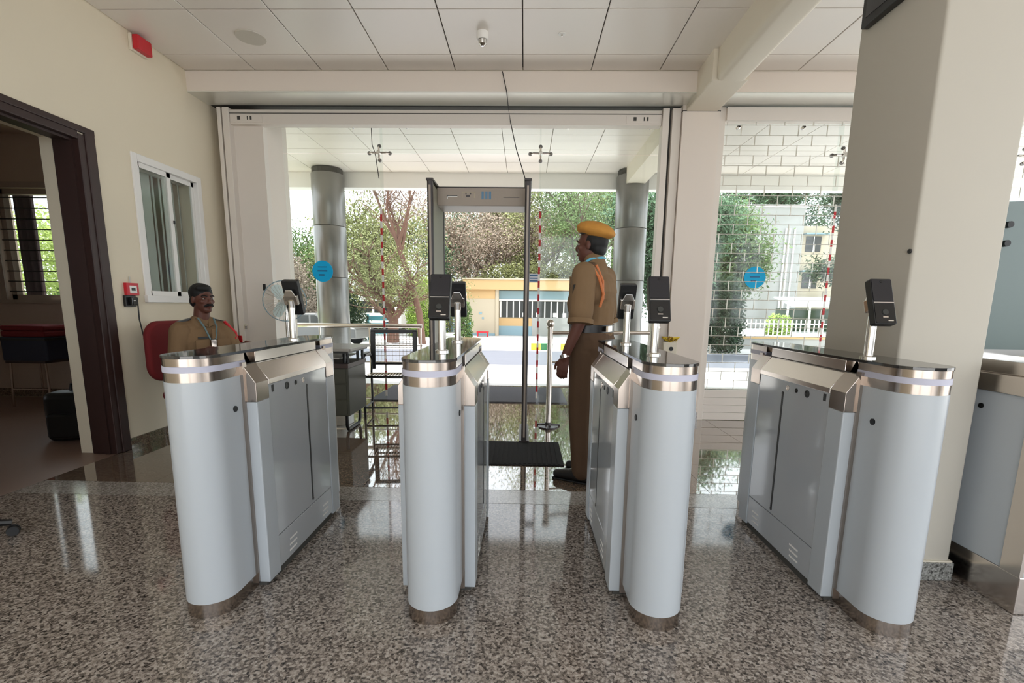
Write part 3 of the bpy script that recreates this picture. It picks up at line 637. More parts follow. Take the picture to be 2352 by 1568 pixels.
# ================================================================== TURNSTILES
def nose_outline(hw, y0, yc, front=True):
    """plan of one rounded end: straight sides from y0 to yc, then a half circle"""
    s = -1 if front else 1
    pts = [(hw*math.cos(a), s*(-yc_ if False else 0)+0) for a in ()] if False else []
    n = 16
    arcpts = [(hw*math.cos(PI*k/n), s*(yc+hw*math.sin(PI*k/n))) for k in range(n+1)]
    poly = [(hw, s*y0)]+arcpts+[(-hw, s*y0)]
    return poly if s > 0 else list(reversed(poly))
HW, BW = .099, .154
def make_turnstile():
    t = thing('turnstile','x','turnstile',(0,0,0),0,'row of white flap turnstiles')
    for front in (True, False):
        s = -1 if front else 1
        o = lambda d=0.0: nose_outline(HW+d,.36,.515,front)
        MB().prism(o(),.058,.915).build('end_shell','white_panel',t,smooth=True)
        MB().prism(o(-.002),.0,.058).build('base_band','steel_cap',t,smooth=True)
        cb = MB().prism(o(-.001),.915,1.0).build('cap_band','steel_cap',t,smooth=True)
        MB().prism(o(.0012),.950,.972).build('light_strip','led',cb,smooth=True)
        for sx in (-1,1):
            MB().box(sx*HW-.006 if sx > 0 else -HW-.012, sx*HW+.012 if sx > 0 else -HW+.006, min(s*.40,s*.372), max(s*.40,s*.372), .02,.965).build('edge_trim','steel_cap',t)
            x0,x1 = (.088,BW) if sx > 0 else (-BW,-.088)
            y0,y1 = sorted((s*.39,s*.295))
            MB().box(x0,x1,y0,y1,.02,.805).build('corner_panel','white_panel',t,bevel=.004)
            MB().prism([(x0,.805),(x1,.805),(x1,.882),(sx*.105,.955),(x0,.955)] if sx > 0 else [(x1,.805),(x1,.955),(-.105,.955),(x0,.882),(x0,.805)],y0,y1,'y').build('corner_cover','steel_cap',t,bevel=.002)
        MB().lathe([(0,0),(.012,0),(.012,.004),(.0,.004)],14,(HW if front else -HW, s*.45,.79),Matrix.Rotation(PI/2 if front else -PI/2,4,'Y')).build('lock','black',t)
    MB().lathe([(0,0),(.012,0),(.012,.004),(.0,.004)],14,(-HW,-.475,.79),Matrix.Rotation(-PI/2,4,'Y')).build('lock','black',t)
    B(-BW+.02,BW-.02,-.38,.38,.0,.86).build('core','slab',t)
    for sx in (-1,1):
        X = sx*BW
        def sd(a,b): return (min(X-sx*a,X-sx*b), max(X-sx*a,X-sx*b))
        x0,x1 = sd(.004,.014)
        p = B(x0,x1,-.292,.292,.185,.862).build('side_panel','side_panel',t,bevel=.002)
        q0,q1 = sd(.0025,.0045)
        MB().box(q0,q1,.0535,.0675,.21,.80).build('flap_slot','black',p)
        for yy in (.055,.80): pass
        for z in (.21,.80): MB().lathe([(0,0),(.008,0),(.008,.0025),(0,.0025)],10,(X-sx*.004,.0605,z),Matrix.Rotation(sx*PI/2,4,'Y')).build('slot_end','black',p)
        for (yy,r,mm) in ((-.135,.017,'black'),(-.052,.010,'black_gloss'),(.022,.013,'steel')):
            MB().lathe([(0,0),(r,0),(r,.003),(r*.7,.003),(r*.65,.0015),(0,.0015)],16,(X-sx*.004,yy,.832),Matrix.Rotation(sx*PI/2,4,'Y')).build('sensor_eye',mm,p)
        MB().box(*sd(.0025,.0045),-.268,-.25,.825,.855).build('key_switch','black',p)
        k = B(x0,x1,-.292,.292,.035,.181).build('kick_panel','side_panel',t,bevel=.002)
        for yc in (-.17,.2):
            for j in range(3): MB().box(*sd(.0028,.0045),yc-.035+j*.004,yc+.035+j*.004,.062+j*.026,.070+j*.026).build('vent_slot','white_paint',k)
        B(*sd(.012,.02),-.295,.295,0,.035).build('plinth','slab',t)
        # sloping steel cover along the top
        MB().prism([(X-sx*.03,.862),(X,.862),(X,.884),(sx*.104,.950),(sx*.104,1.0),(sx*.06,1.0)][::sx],-.292,.292,'y').build('sloping_cover','steel',t,bevel=.002)
        MB().box(*sorted((sx*.104,sx*.1065)),-.36,.36,.953,.957).build('cover_groove','slab',t)
    B(-.06,.06,-.36,.36,.862,1.0).build('spine','steel',t)
    f = nose_outline(HW+.002,.36,.515,False); g2 = nose_outline(HW+.002,.36,.515,True)
    n = 16
    pts = [((HW+.002)*math.cos(PI*k/n), .515+(HW+.002)*math.sin(PI*k/n)) for k in range(n+1)]+[((HW+.002)*math.cos(PI+PI*k/n), -.515+(HW+.002)*math.sin(PI+PI*k/n)) for k in range(n+1)]
    MB().prism(pts,1.0,1.011).build('top_plate','top_glass',t,bevel=.001)
    return t
TS = make_turnstile()
spots = [(-1.222,'leftmost white turnstile, right of the seated guard'),(-.344,'second white turnstile from the left, two terminals on top'),
         (.527,'third white turnstile from the left, in front of the standing guard'),(1.405,'white turnstile beside the wide cream lobby column')]
for i,(x,l) in enumerate(spots):
    o = TS if i == 0 else copy_tree(TS)
    o.location = (x,2.25,0); o['label'] = l
# terminals on poles
def make_terminal():
    t = thing('face_terminal','x','terminal',(0,0,0),0,'black face recognition terminals on steel poles')
    MB().lathe([(0,0),(.028,0),(.028,.006),(.019,.010),(0,.010)],20).build('flange','steel_bright',t,smooth=True)
    MB().tube([(0,0,.005),(0,0,.165)],.0165,18).build('pole','steel_bright',t,smooth=True)
    mx = Matrix.Translation((0,-.018,.215)) @ Matrix.Rotation(math.radians(-20),4,'X')
    br = MB().prism([(-.03,-.012),(.03,-.012),(.03,.02),(.017,.05),(-.017,.05),(-.03,.02)][::-1],.022,.030,'y',mx).build('bracket','steel_bright',t,bevel=.002)
    MB().tube([(0,-.006,.15),(0,.0,.2)],[.0165,.02],14).build('pole_head','steel_bright',br,smooth=True)
    MB().box(-.036,.036,.0,.03,-.03,.02,mx).build('hinge_block','steel',br,bevel=.003)
    case = MB().prism(rrect(-.041,.041,-.092,.092,.006,3),-.026,.004,'y',mx).build('housing','black',t,bevel=.002)
    MB().prism(rrect(-.037,.037,.002,.088,.004,2),-.028,-.026,'y',mx).build('screen','screen',case)
    MB().box(-.038,.038,-.0285,-.026,-.006,-.0035,mx).build('divider','steel_bright',case)
    MB().prism(rrect(-.037,.037,-.088,-.009,.004,2),-.028,-.026,'y',mx).build('lower_face','black_gloss',case)
    MB().lathe([(0,0),(.013,0),(.011,.004),(0,.004)],18,mx @ Vector((0,-.028,-.045)),mx.to_3x3().to_4x4() @ Matrix.Rotation(PI/2,4,'X')).build('fingerprint_pad','dark_window',case)
    MB().box(-.01,.01,-.0288,-.028,-.066,-.062,mx).build('logo_mark','steel',case); MB().box(.008,.028,-.0288,-.028,-.080,-.076,mx).build('logo_mark','steel_bright',case)
    MB().lathe([(0,0),(.005,0),(.005,.002),(0,.002)],12,mx @ Vector((0,-.028,.08)),mx.to_3x3().to_4x4() @ Matrix.Rotation(PI/2,4,'X')).build('camera_eye','black_gloss',case)
    return t
TM = make_terminal()
tspots = [(-.335,1.95,0,'face terminal facing the viewer on the second turnstile'),(.525,1.95,0,'face terminal facing the viewer on the third turnstile'),(1.38,1.95,0,'face terminal facing the viewer in front of the wide cream column'),
          (-1.21,2.49,PI,'face terminal seen from behind on the leftmost turnstile, beside the fan'),(-.345,2.49,PI,'face terminal seen from behind on the second turnstile'),(.525,2.49,PI,'face terminal seen from behind next to the standing guard')]
for i,(x,y,r,l) in enumerate(tspots):
    o = TM if i == 0 else copy_tree(TM)
    o.location = (x,y,1.011); o.rotation_euler = (0,0,r); o['label'] = l
# fifth barrier behind the lobby column, with a tall smoked glass wing
t5 = thing('glass_wing_gate','steel and white gate with tall smoked glass wing behind the lobby column','gate',(2.13,2.1,0))
B(-.15,.15,-.30,.45,0,.16).build('base_box','steel',t5,bevel=.004)
B(-.15,.15,-.22,.45,.16,.87).build('side_shell','white_panel',t5,bevel=.003)
B(-.155,-.14,-.30,-.22,.16,.87).build('edge_post','steel',t5); B(.14,.155,-.30,-.22,.16,.87).build('edge_post','steel',t5); B(-.14,.14,-.295,-.22,.16,.87).build('front_shell','white_panel',t5)
B(-.16,.16,-.30,.45,.87,.945).build('upper_band','steel',t5,bevel=.003); B(-.13,.13,-.28,.43,.945,1.0).build('cap','steel',t5,bevel=.003)
MB().lathe([(0,0),(.012,0),(.012,.003),(0,.003)],12,(-.15,-.02,.80),Matrix.Rotation(-PI/2,4,'Y')).build('lock','black',t5)
wg = MB().prism(arc(-.05,1.60,.08,PI/2,PI,6)+[(-.13,1.01),(.9,1.01),(.9,1.70),(.55,1.695)],-.006,.006,'y').build('glass_wing','wing_grey',t5)
wg.location = (.04,.17,0)
B(-.09,.9,.155,.185,1.0,1.03).build('wing_shoe','steel_bright',t5)
for z in (1.50,1.58): MB().lathe([(0,0),(.014,0),(.014,.02),(0,.02)],12,(.0,.165,z),Matrix.Rotation(PI/2,4,'X')).build('wing_bolt','black',t5)
# ================================================================== SCANNER ARCH
md = thing('scanner_arch','walk through metal detector arch with grey header panel','metal detector',(0,0,0))
XA, XB, YA, YE = -.795, .012, 4.14, 4.70
for x,nm in ((XA,0),(XB,1)):
    p = B(x-.018,x+.018,YA+.02,YE-.02,.03,2.19).build('side_column','detector_side',md,bevel=.004)
    for y in (YA,YE): MB().prism(rrect(x-.024,x+.024,y-.024,y+.024,.014,4),.0,2.215).build('edge_post','detector_black',md,smooth=True)
    for y in (YA,): B(x-.008,x+.008,y-.027,y-.0235,.05,2.17).build('front_strip','detector_grey',md)  # plain grey strip down the front of each post
    B(x-.03,x+.03,YA-.03,YE+.03,2.205,2.225).build('top_cap','detector_black',md,bevel=.004)
    B(x-.045,x+.045,YA-.03,YE+.03,0,.02).build('foot','detector_black',md)
hd = B(XA+.018,XB-.018,4.36,4.66,2.055,2.205).build('header','detector_grey',md,bevel=.004)
B(XA+.018,XB-.018,4.355,4.665,2.205,2.212).build('header_lid','detector_black',hd)
def mark(x0,x1,z0,z1,m): B(x0,x1,4.3575,4.359,z0,z1).build('panel_mark',m,hd)
mark(-.69,-.60,2.128,2.134,'white_paint'); mark(-.69,-.684,2.112,2.134,'white_paint'); mark(-.69,-.60,2.136,2.142,'black')
mark(-.56,-.45,2.165,2.170,'cream_wall'); mark(-.56,-.555,2.12,2.17,'cream_wall'); mark(-.455,-.45,2.12,2.17,'cream_wall'); mark(-.525,-.49,2.128,2.145,'detector_black'); mark(-.53,-.52,2.15,2.162,'detector_black'); mark(-.49,-.48,2.15,2.162,'detector_black')
for k in range(3): mark(-.39+k*.032,-.37+k*.032,2.11,2.175,'blue_mark')
mark(-.20,-.06,2.125,2.130,'detector_black')
# ceiling cables
tag(MB().tube([(-.24,4.82,3.33),(-.20,4.81,3.16),(-.19,5.0,3.10),(-.17,5.12,3.0),(-.10,4.6,2.6),(.012,4.42,2.22)],.0045,6).build('power_cable','cable'),'thin dark cable hanging from the beam to the scanner arch','cable')
tag(MB().tube([(-1.735,5.66,3.29),(-1.73,5.66,2.95),(-1.70,5.67,2.86),(-1.67,5.68,2.6)],.0045,6).build('glass_cable','cable'),'dark cable running down beside the left spider fitting','cable')
# ================================================================== BARRIER POST
st = thing('barrier_rail','stainless steel barrier post with ball top and side rails','barrier',(.255,4.70,0))
MB().lathe([(0,0),(.10,0),(.10,.012),(.035,.02),(.03,.05),(0,.05)],24).build('base_plate','detector_black',st,smooth=True)
MB().tube([(0,0,.02),(0,0,1.0)],.027,16).build('post','steel',st,smooth=True); MB().ell((0,0,1.035),(.041,.041,.041)).build('ball_top','steel',st,smooth=True); MB().lathe([(0,.985),(.033,.985),(.033,1.0),(0,1.0)],16).build('collar','steel',st,smooth=True)
for z in (.945,.655,.41): MB().tube([(0,0,z),(1.1,.25,z)],.018 if z > .9 else .010,10).build('rail','steel',st,smooth=True)
MB().tube([(1.1,.25,0),(1.1,.25,.97)],.024,14).build('post','steel',st,smooth=True); MB().ell((1.1,.25,1.0),(.034,)*3).build('ball_top','steel',st,smooth=True)
for a in range(3): MB().tube([(0,0,.03),(.13*math.cos(a*2.1+.4),.13*math.sin(a*2.1+.4),.008)],.012,8).build('foot','detector_black',st)
# ================================================================== DESK
dk = thing('desk','steel framed office desk with dark drawer unit behind the leftmost turnstile','desk',(0,0,0))
DX0, DX1, DY0, DY1 = -2.60, -1.56, 4.25, 4.85
MB().prism(rrect(DX0,DX1,DY0,DY1,.02),.775,.80).build('desk_top','desk_top',dk,bevel=.003); B(DX0+.03,DX1-.03,DY0+.03,DY1-.03,.755,.775).build('apron','black',dk)
B(DX0+.1,DX1-.12,DY0+.05,DY1-.05,.70,.712).build('shelf','desk_top',dk)
dr = B(-1.98,-1.60,DY0+.04,DY1-.08,.17,.62).build('drawer_unit','desk_dark',dk,bevel=.008)
for k in range(3): B(-1.96,-1.62,DY0+.033,DY0+.04,.19+k*.143,.325+k*.143).build('drawer','desk_dark',dr,bevel=.004)
B(-1.985,-1.595,DY0+.03,DY1-.07,.62,.66).build('drawer_top','brown_wood',dk)
for y in (DY0+.1,DY1-.1): MB().tube([(-1.62,y,.755),(-1.62,y,.66)],.014,8).build('strut','black',dk)
for x in (-1.66,DX0+.08):
    MB().tube([(x,DY0+.12,.755),(x,DY0+.12,.06),(x,DY0+.15,.018),(x,DY1-.15,.018),(x,DY1-.12,.06),(x,DY1-.12,.755)],.016,8).build('leg_frame','black',dk,smooth=True)
rg = thing('register_book','open white register book on the desk in front of the seated guard','book',(-2.32,4.5,.80),.3)
for sx in (-1,1): MB().prism([(0,.004),(sx*.06,.018),(sx*.14,.012),(sx*.2,.004),(sx*.2,0),(0,0)][::sx],-.13,.13,'y').build('page_block','paper',rg)
B(-.21,.21,-.14,.14,-.0,.002).build('cover','red_fabric',rg)
# ================================================================== METAL VISITOR CHAIR
vc = thing('visitor_chair','black framed steel visitor chair facing in beside the doorway','chair',(-1.46,5.20,0),.10)
for s in (-1,1):
    MB().tube([(s*.25,.17,.0),(s*.25,.18,.45),(s*.245,.22,.60)],.013,8).build('rear_leg','black',vc,smooth=True)
    MB().tube([(s*.25,-.20,0),(s*.25,-.19,.63)],.013,8).build('front_leg','black',vc,smooth=True)
    MB().tube([(s*.25,-.19,.63),(s*.25,-.14,.66),(s*.25,.16,.64),(s*.245,.23,.55)],.013,8).build('arm_tube','black',vc,smooth=True)
    MB().prism(rrect(-.03,.03,-.20,.06,.025),.655,.685,'z',Matrix.Translation((s*.25,0,0))).build('arm_pad','black',vc,bevel=.008)
    MB().tube([(s*.25,-.18,.10),(s*.25,.18,.10)],.010,8).build('side_stretcher','black',vc)
    MB().prism([(.20,.47),(.235,.47),(.265,.90),(.23,.90)],s*.235-.026,s*.235+.026,'x').build('back_post','black',vc,bevel=.006)
B(-.26,.26,.233,.265,.875,.915).build('back_top','black',vc); MB().tube([(-.235,.22,.53),(.235,.22,.53)],.014,8).build('back_bottom','black',vc)
MB().tube([(-.25,-.19,.10),(.25,-.19,.10)],.010,8).build('front_stretcher','black',vc)
bk_ = B(-.225,.225,.229,.232,.53,.532).build('back_mesh','detector_black',vc)
for k in range(12): MB().tube([(-.22+k*.04,.226,.535),(-.22+k*.04,.249,.89)],.0022,4,False).build('back_wire','steel',vc)
for k in range(7): MB().tube([(-.23,.222+k*.0035,.58+k*.045),(.23,.222+k*.0035,.58+k*.045)],.0022,4,False).build('back_wire','steel',vc)
MB().tube([(-.25,-.20,.44),(.25,-.20,.44)],.013,8).build('seat_rail','black',vc); MB().tube([(-.25,.19,.42),(.25,.19,.42)],.013,8).build('seat_rail','black',vc)
for k in range(16): MB().tube([(-.24+k*.032,-.2,.452),(-.24+k*.032,.19,.432)],.004,5,False).build('seat_wire','steel',vc)
# ================================================================== FAN
fa = thing('pedestal_fan','pale pedestal fan with wire cage beside the facade pilaster','fan',(-2.50,5.02,0),.35)
MB().lathe([(0,0),(.19,0),(.19,.02),(.06,.05),(.03,.08),(0,.08)],28).build('base','ivory',fa,smooth=True)
MB().tube([(0,0,.05),(0,0,1.14)],.016,12).build('stand','steel_bright',fa,smooth=True)
mxf = Matrix.Translation((0,-.03,1.22)) @ Matrix.Rotation(PI/2,4,'X')
MB().lathe([(0,-.14),(.05,-.13),(.068,-.08),(.068,0),(.05,.03),(0,.03)],20,(0,0,0),mxf).build('motor','ivory',fa,smooth=True)
cg = MB()
for k in range(30):
    a = 2*PI*k/30; pth = []
    for r_,z_ in ((.03,.11),(.12,.105),(.19,.07),(.205,.03),(.19,-.01),(.12,-.03),(.05,-.035)): pth.append(mxf @ Vector((r_*math.cos(a),r_*math.sin(a),z_)))
    cg.tube(pth,.0014,4,False)
tag(cg.build('cage_wires','steel_bright',fa),kind='stuff')
rgp = [mxf @ Vector((.206*math.cos(2*PI*k/40),.206*math.sin(2*PI*k/40),.03)) for k in range(41)]
MB().tube(rgp,.005,6,False).build('cage_ring','blue_grey',fa,smooth=True)
for k in range(3):
    mb = mxf @ Matrix.Rotation(2*PI*k/3,4,'Z') @ Matrix.Translation((.1,0,.06)) @ Matrix.Rotation(.45,4,'X')
    MB().prism(rrect(-.08,.08,-.055,.055,.045,5),-.0015,.0015,'z',mb).build('blade','awning',fa)
MB().lathe([(0,.03),(.035,.03),(.03,.1),(0,.11)],16,(0,0,0),mxf).build('hub','blind',fa,smooth=True)
# ================================================================== WALL AND CEILING FITTINGS
cp = thing('fire_call_point','small red fire call point on the cream wall','call point',(XL,3.895,1.295)); B(0,.03,-.06,.06,-.05,.05).build('box','red',cp,bevel=.004)
B(.03,.032,-.035,.035,-.03,.028).build('glass_face','white_paint',cp); B(.032,.033,-.02,.02,-.012,.012).build('mark','black',cp); MB().tube([(.01,0,.05),(.005,.005,.1)],.004,5).build('conduit','blind',cp)
so = thing('socket_adapter','black socket with plugged adapter below the red call point','socket',(XL,3.87,1.20)); B(0,.025,-.055,.05,-.045,.045).build('plate','black',so,bevel=.004); B(.025,.06,-.03,.03,-.035,.03).build('adapter','black_gloss',so,bevel=.006)
B(.06,.061,-.02,.0,.0,.006).build('marking','white_paint',so)
tag(MB().tube([(XL+.05,3.90,1.165),(XL+.04,3.91,1.05),(XL+.03,3.95,.90),(XL+.06,4.06,.78),(XL+.12,4.2,.68),(XL+.2,4.3,.62)],.005,6).build('adapter_cable','cable'),'thin black cable drooping from the black adapter','cable')
sn = thing('fire_sounder','red fire alarm sounder high on the cream wall under the ceiling','alarm',(XL,4.245,3.265)); B(0,.025,-.085,.085,-.065,.06).build('back_box','ivory',sn,bevel=.004); B(.025,.075,-.075,.075,-.055,.055).build('horn','red',sn,bevel=.008)
dl = thing('downlight','round recessed downlight in the ceiling panel above the left wall','light',(-2.273,4.263,ZC)); MB().lathe([(.088,-.008),(.115,-.008),(.118,0),(.088,0)],32).build('rim','downlight',dl,smooth=True); MB().lathe([(0,-.004),(.09,-.004),(.09,0),(0,0)],32).build('diffuser','downlight',dl)
sd_ = thing('smoke_detector','white smoke detector with clear base on the middle ceiling panel','detector',(-.37,4.2,ZC)); MB().lathe([(0,-.055),(.04,-.055),(.048,-.045),(.048,0),(0,0)],24).build('body','white_paint',sd_,smooth=True); MB().lathe([(0,-.10),(.012,-.10),(.03,-.085),(.034,-.06),(.034,-.055),(0,-.055)],20).build('sensing_chamber','steel_bright',sd_,smooth=True)
sp_ = thing('sprinkler_plate','small white sprinkler cover plate on the ceiling panel','sprinkler',(.262,4.22,ZC)); MB().lathe([(0,-.005),(.03,-.005),(.032,0),(0,0)],20).build('plate','white_paint',sp_,smooth=True); MB().lathe([(0,-.02),(.006,-.02),(.006,-.005),(0,-.005)],10).build('pin','steel',sp_)
dp = thing('display_panel','dark framed panel with red mark high on the lobby column','panel',(1.575,0,0)); B(-.035,0,2.02,2.505,2.485,2.85).build('frame','black',dp,bevel=.004); B(-.038,-.035,2.05,2.475,2.52,2.82).build('face','black_gloss',dp)
for (a,b,c,d) in ((2.41,2.44,2.575,2.61),(2.36,2.40,2.59,2.62),(2.30,2.34,2.58,2.62)): B(-.039,-.038,a,b,c,d).build('red_mark','red',dp)
sk = thing('column_socket','white power box on the facade column','socket',(1.53,5.10,.775)); B(-.07,.07,-.05,0,-.07,.07).build('box','ivory',sk,bevel=.006); MB().lathe([(0,0),(.022,0),(.022,.004),(0,.004)],16,(.01,-.05,.0),Matrix.Rotation(PI/2,4,'X')).build('hole','black',sk)
yb = thing('yellow_ribbon','bunch of yellow ribbon resting on the white power box','ribbon',(1.53,5.06,.845))
for k in range(6):
    a = k*1.05; MB().tube([(0,0,.0),(.05*math.cos(a),.025*math.sin(a),.04),(.09*math.cos(a+.5),.03*math.sin(a),.05+.02*math.sin(3*a)),(.05*math.cos(a+.9),.02*math.sin(a),.01)],[.006,.016,.014,.005],6).build('loop','yellow_paint' if k % 2 else 'brass',yb,smooth=True)
# office chair base peeking in at the left
oc = thing('office_chair','black office chair whose castor leg reaches in at the left edge','chair',(-2.855,2.05,0),0)
for k in range(5):
    a = 2*PI*k/5+.70; e = (.31*math.cos(a),.31*math.sin(a))
    lg = MB().tube([(0,0,.11),(e[0]*.6,e[1]*.6,.095),(e[0],e[1],.07)],[.028,.022,.017],8).build('base_arm','black',oc,smooth=True)
    for d in (-.014,.014): MB().lathe([(0,-.009),(.024,-.009),(.027,0),(.024,.009),(0,.009)],16,(e[0]+d*math.sin(a),e[1]-d*math.cos(a),.027),Matrix.Rotation(a,4,'Z') @ Matrix.Rotation(PI/2,4,'X')).build('castor','black',lg,smooth=True)
MB().tube([(0,0,.1),(0,0,.44)],.025,12).build('gas_post','black',oc); MB().prism(rrect(-.22,.22,-.24,.22,.08,5),.44,.52).build('seat','black',oc,bevel=.025); MB().prism(rrect(-.2,.2,.58,1.0,.07,5),-.26,-.21,'y').build('backrest','black',oc,bevel=.02); MB().tube([(0,-.1,.45),(0,-.25,.47),(0,-.27,.62)],.018,8).build('back_arm','black',oc)
# ================================================================== PEOPLE
def hand(mb, wrist, d, palm_n, side, size=1.0, curl=.5):
    """palm plus four fingers and a thumb; d along the hand, palm_n towards the palm side, side = thumb direction"""
    d = Vector(d).normalized(); pn = Vector(palm_n); pn = (pn-d*pn.dot(d)).normalized(); sd_ = Vector(side); sd_ = (sd_-d*sd_.dot(d)-pn*sd_.dot(pn)).normalized()
    w = Vector(wrist); s = size
    for k in range(4):
        off = sd_*(.030-.020*k)*s
        mb.cap(w+off*.6+d*.01*s, w+off+d*.085*s, .016*s, .0125*s, 8)
        ln = (.075,.084,.078,.060)[k]*s; p0 = w+off+d*.085*s
        d1 = (d*math.cos(curl*.5)+pn*math.sin(curl*.5)); d2 = (d*math.cos(curl*1.3)+pn*math.sin(curl*1.3)); d3 = (d*math.cos(curl*2.0)+pn*math.sin(curl*2.0))
        p1 = p0+d1*ln*.45; p2 = p1+d2*ln*.32; p3 = p2+d3*ln*.23
        mb.chain([p0,p1,p2,p3],[.0105*s,.0095*s,.0085*s,.0075*s],8)
    t0 = w+sd_*.022*s+d*.025*s; t1 = t0+(sd_*.7+d*.7+pn*.25).normalized()*.04*s; t2 = t1+(sd_*.3+d*.9+pn*.4).normalized()*.03*s; t3 = t2+(d*.9+pn*.5).normalized()*.022*s
    mb.chain([t0,t1,t2,t3],[.014*s,.0115*s,.0098*s,.008*s],8)
def head(mb, c, sc_=1.0):
    """head in a frame facing +y; c = centre of the skull"""
    c = Vector(c); s = sc_
    mb.ell(c+Vector((0,-.012,.028))*s,(.074*s,.092*s,.088*s)); mb.ell(c+Vector((0,.02,-.035))*s,(.060*s,.070*s,.078*s)); mb.ell(c+Vector((0,.052,-.088))*s,(.034*s,.032*s,.028*s))
    mb.ell(c+Vector((0,.070,.018))*s,(.050*s,.022*s,.016*s)); mb.chain([c+Vector((0,.082,.010))*s,c+Vector((0,.100,-.022))*s,c+Vector((0,.098,-.034))*s],[.009*s,.013*s,.011*s],8)
    for x in (-1,1):
        mb.ell(c+Vector((x*.015,.090,-.036))*s,(.009*s,.010*s,.008*s)); mb.ell(c+Vector((x*.036,.060,-.022))*s,(.024*s,.022*s,.020*s))
        mb.ell(c+Vector((x*.075,-.008,-.012))*s,(.010*s,.019*s,.030*s))
    mb.ell(c+Vector((0,.080,-.060))*s,(.024*s,.014*s,.010*s)); mb.ell(c+Vector((0,.078,-.070))*s,(.020*s,.013*s,.008*s))
def face_details(t, c, s=1.0, moustache=False):
    c = Vector(c)
    for x in (-1,1):
        e = MB().ell(c+Vector((x*.031,.0725,.0))*s,(.0125*s,.009*s,.0075*s),12,8).build('eye','eye_white',t,smooth=True)
        MB().ell(c+Vector((x*.031,.0805,.0))*s,(.0058*s,.003*s,.0058*s),10,6).build('iris','black_gloss',e,smooth=True)
        MB().chain([c+Vector((x*.014,.089,.021))*s,c+Vector((x*.033,.087,.026))*s,c+Vector((x*.052,.074,.020))*s],[.0045*s,.0055*s,.003*s],8).build('eyebrow','hair',t,smooth=True)
    MB().chain([c+Vector((-.020,.088,-.066))*s,c+Vector((0,.094,-.064))*s,c+Vector((.020,.088,-.066))*s],[.004*s,.006*s,.004*s],8).build('mouth','lip',t,smooth=True)
    if moustache:
        MB().chain([c+Vector((-.036,.078,-.060))*s,c+Vector((-.016,.095,-.050))*s,c+Vector((0,.098,-.047))*s,c+Vector((.016,.095,-.050))*s,c+Vector((.036,.078,-.060))*s],[.005*s,.0105*s,.009*s,.0105*s,.005*s],8).build('moustache','hair',t,smooth=True)
# ---- standing guard, facing left and away
p1 = thing('person','guard in khaki uniform and ochre beret standing with his back half turned','person',(.455,3.27,0),math.radians(62))
hc = Vector((0,.025,1.605))
b = MB()
b.cap((0,0,1.12),(0,-.005,1.34),.11,.105); b.cap((-.10,-.005,1.385),(.10,-.005,1.385),.055,.055); b.cap((0,-.01,1.42),(0,.01,1.54),.062,.056); b.cap((-.06,0,.95),(.06,0,.95),.12,.12)
head(b,hc)
LA = [(-.195,-.01,1.40),(-.245,-.015,1.12),(-.245,.085,.875)]; RA = [(.195,-.01,1.40),(.245,-.02,1.12),(.235,.06,.88)]
for A,sx in ((LA,-1),(RA,1)):
    b.chain(A,[.052,.043,.028]); d = Vector(A[2])-Vector(A[1]); hand(b,Vector(A[2]),Vector((0,.18,-1)),(-sx,.1,0),(0,1,0),1.0,.55)
for sx in (-1,1): b.chain([(sx*.095,0,.93),(sx*.10,.015,.50),(sx*.095,-.02,.09)],[.092,.062,.042])
b.organic('body','skin',p1,.006,4)
sh_ = MB()
sh_.cap((0,.005,1.02),(0,0,1.20),.145,.150); sh_.cap((-.045,.0,1.03),(.045,.0,1.03),.135,.135); sh_.cap((-.05,-.01,1.30),(.05,-.01,1.30),.135,.135); sh_.cap((-.14,-.012,1.385),(.14,-.012,1.385),.085,.085); sh_.cap((0,-.01,1.44),(0,.0,1.50),.085,.070)
for A in (LA,RA):
    e = Vector(A[0])+(Vector(A[1])-Vector(A[0]))*.86; sh_.chain([A[0],e],[.080,.076])
sh_.cap((-.03,.03,1.22),(.03,.03,1.22),.135,.135)
shirt = sh_.organic('shirt','khaki',p1,.007,4)
B(-.015,.015,.155,.165,1.08,1.40).build('button_placket','khaki',shirt)
for sx in (-1,1):
    MB().prism(rrect(-.028,.028,-.06,.06,.008),0,.008,'z',Matrix.Translation((sx*.135,-.01,1.462)) @ Matrix.Rotation(sx*.22,4,'Y') @ Matrix.Rotation(PI/2,4,'Z')).build('epaulette','khaki_trouser',shirt,bevel=.002)
    A = LA if sx < 0 else RA; e = Vector(A[0])+(Vector(A[1])-Vector(A[0]))*.86
    dd = (Vector(A[1])-Vector(A[0])).normalized(); q = dd.to_track_quat('Z','Y').to_matrix().to_4x4()
    MB().lathe([(.068,-.02),(.081,-.018),(.082,.012),(.068,.014)],20,e+dd*.055,q).build('cuff','khaki',shirt,smooth=True)
tr = MB()
tr.cap((-.05,0,1.00),(.05,0,1.00),.138,.138); tr.cap((-.055,-.02,.93),(.055,-.02,.93),.138,.138)
for sx in (-1,1): tr.chain([(sx*.085,0,.90),(sx*.10,.012,.50),(sx*.098,-.012,.09)],[.115,.090,.078])
tr.organic('trousers','khaki_trouser',p1,.007,4)
bl = MB(); n = 32
ring = [(.188*math.cos(2*PI*k/n), .145*math.sin(2*PI*k/n)) for k in range(n)]
belt = bl.prism(ring,1.035,1.085).build('belt','leather',p1,smooth=True)
B(-.03,.03,.140,.152,1.038,1.082).build('buckle','brass',belt); B(-.11,-.03,-.152,-.138,1.042,1.078).build('belt_plate','steel',belt)
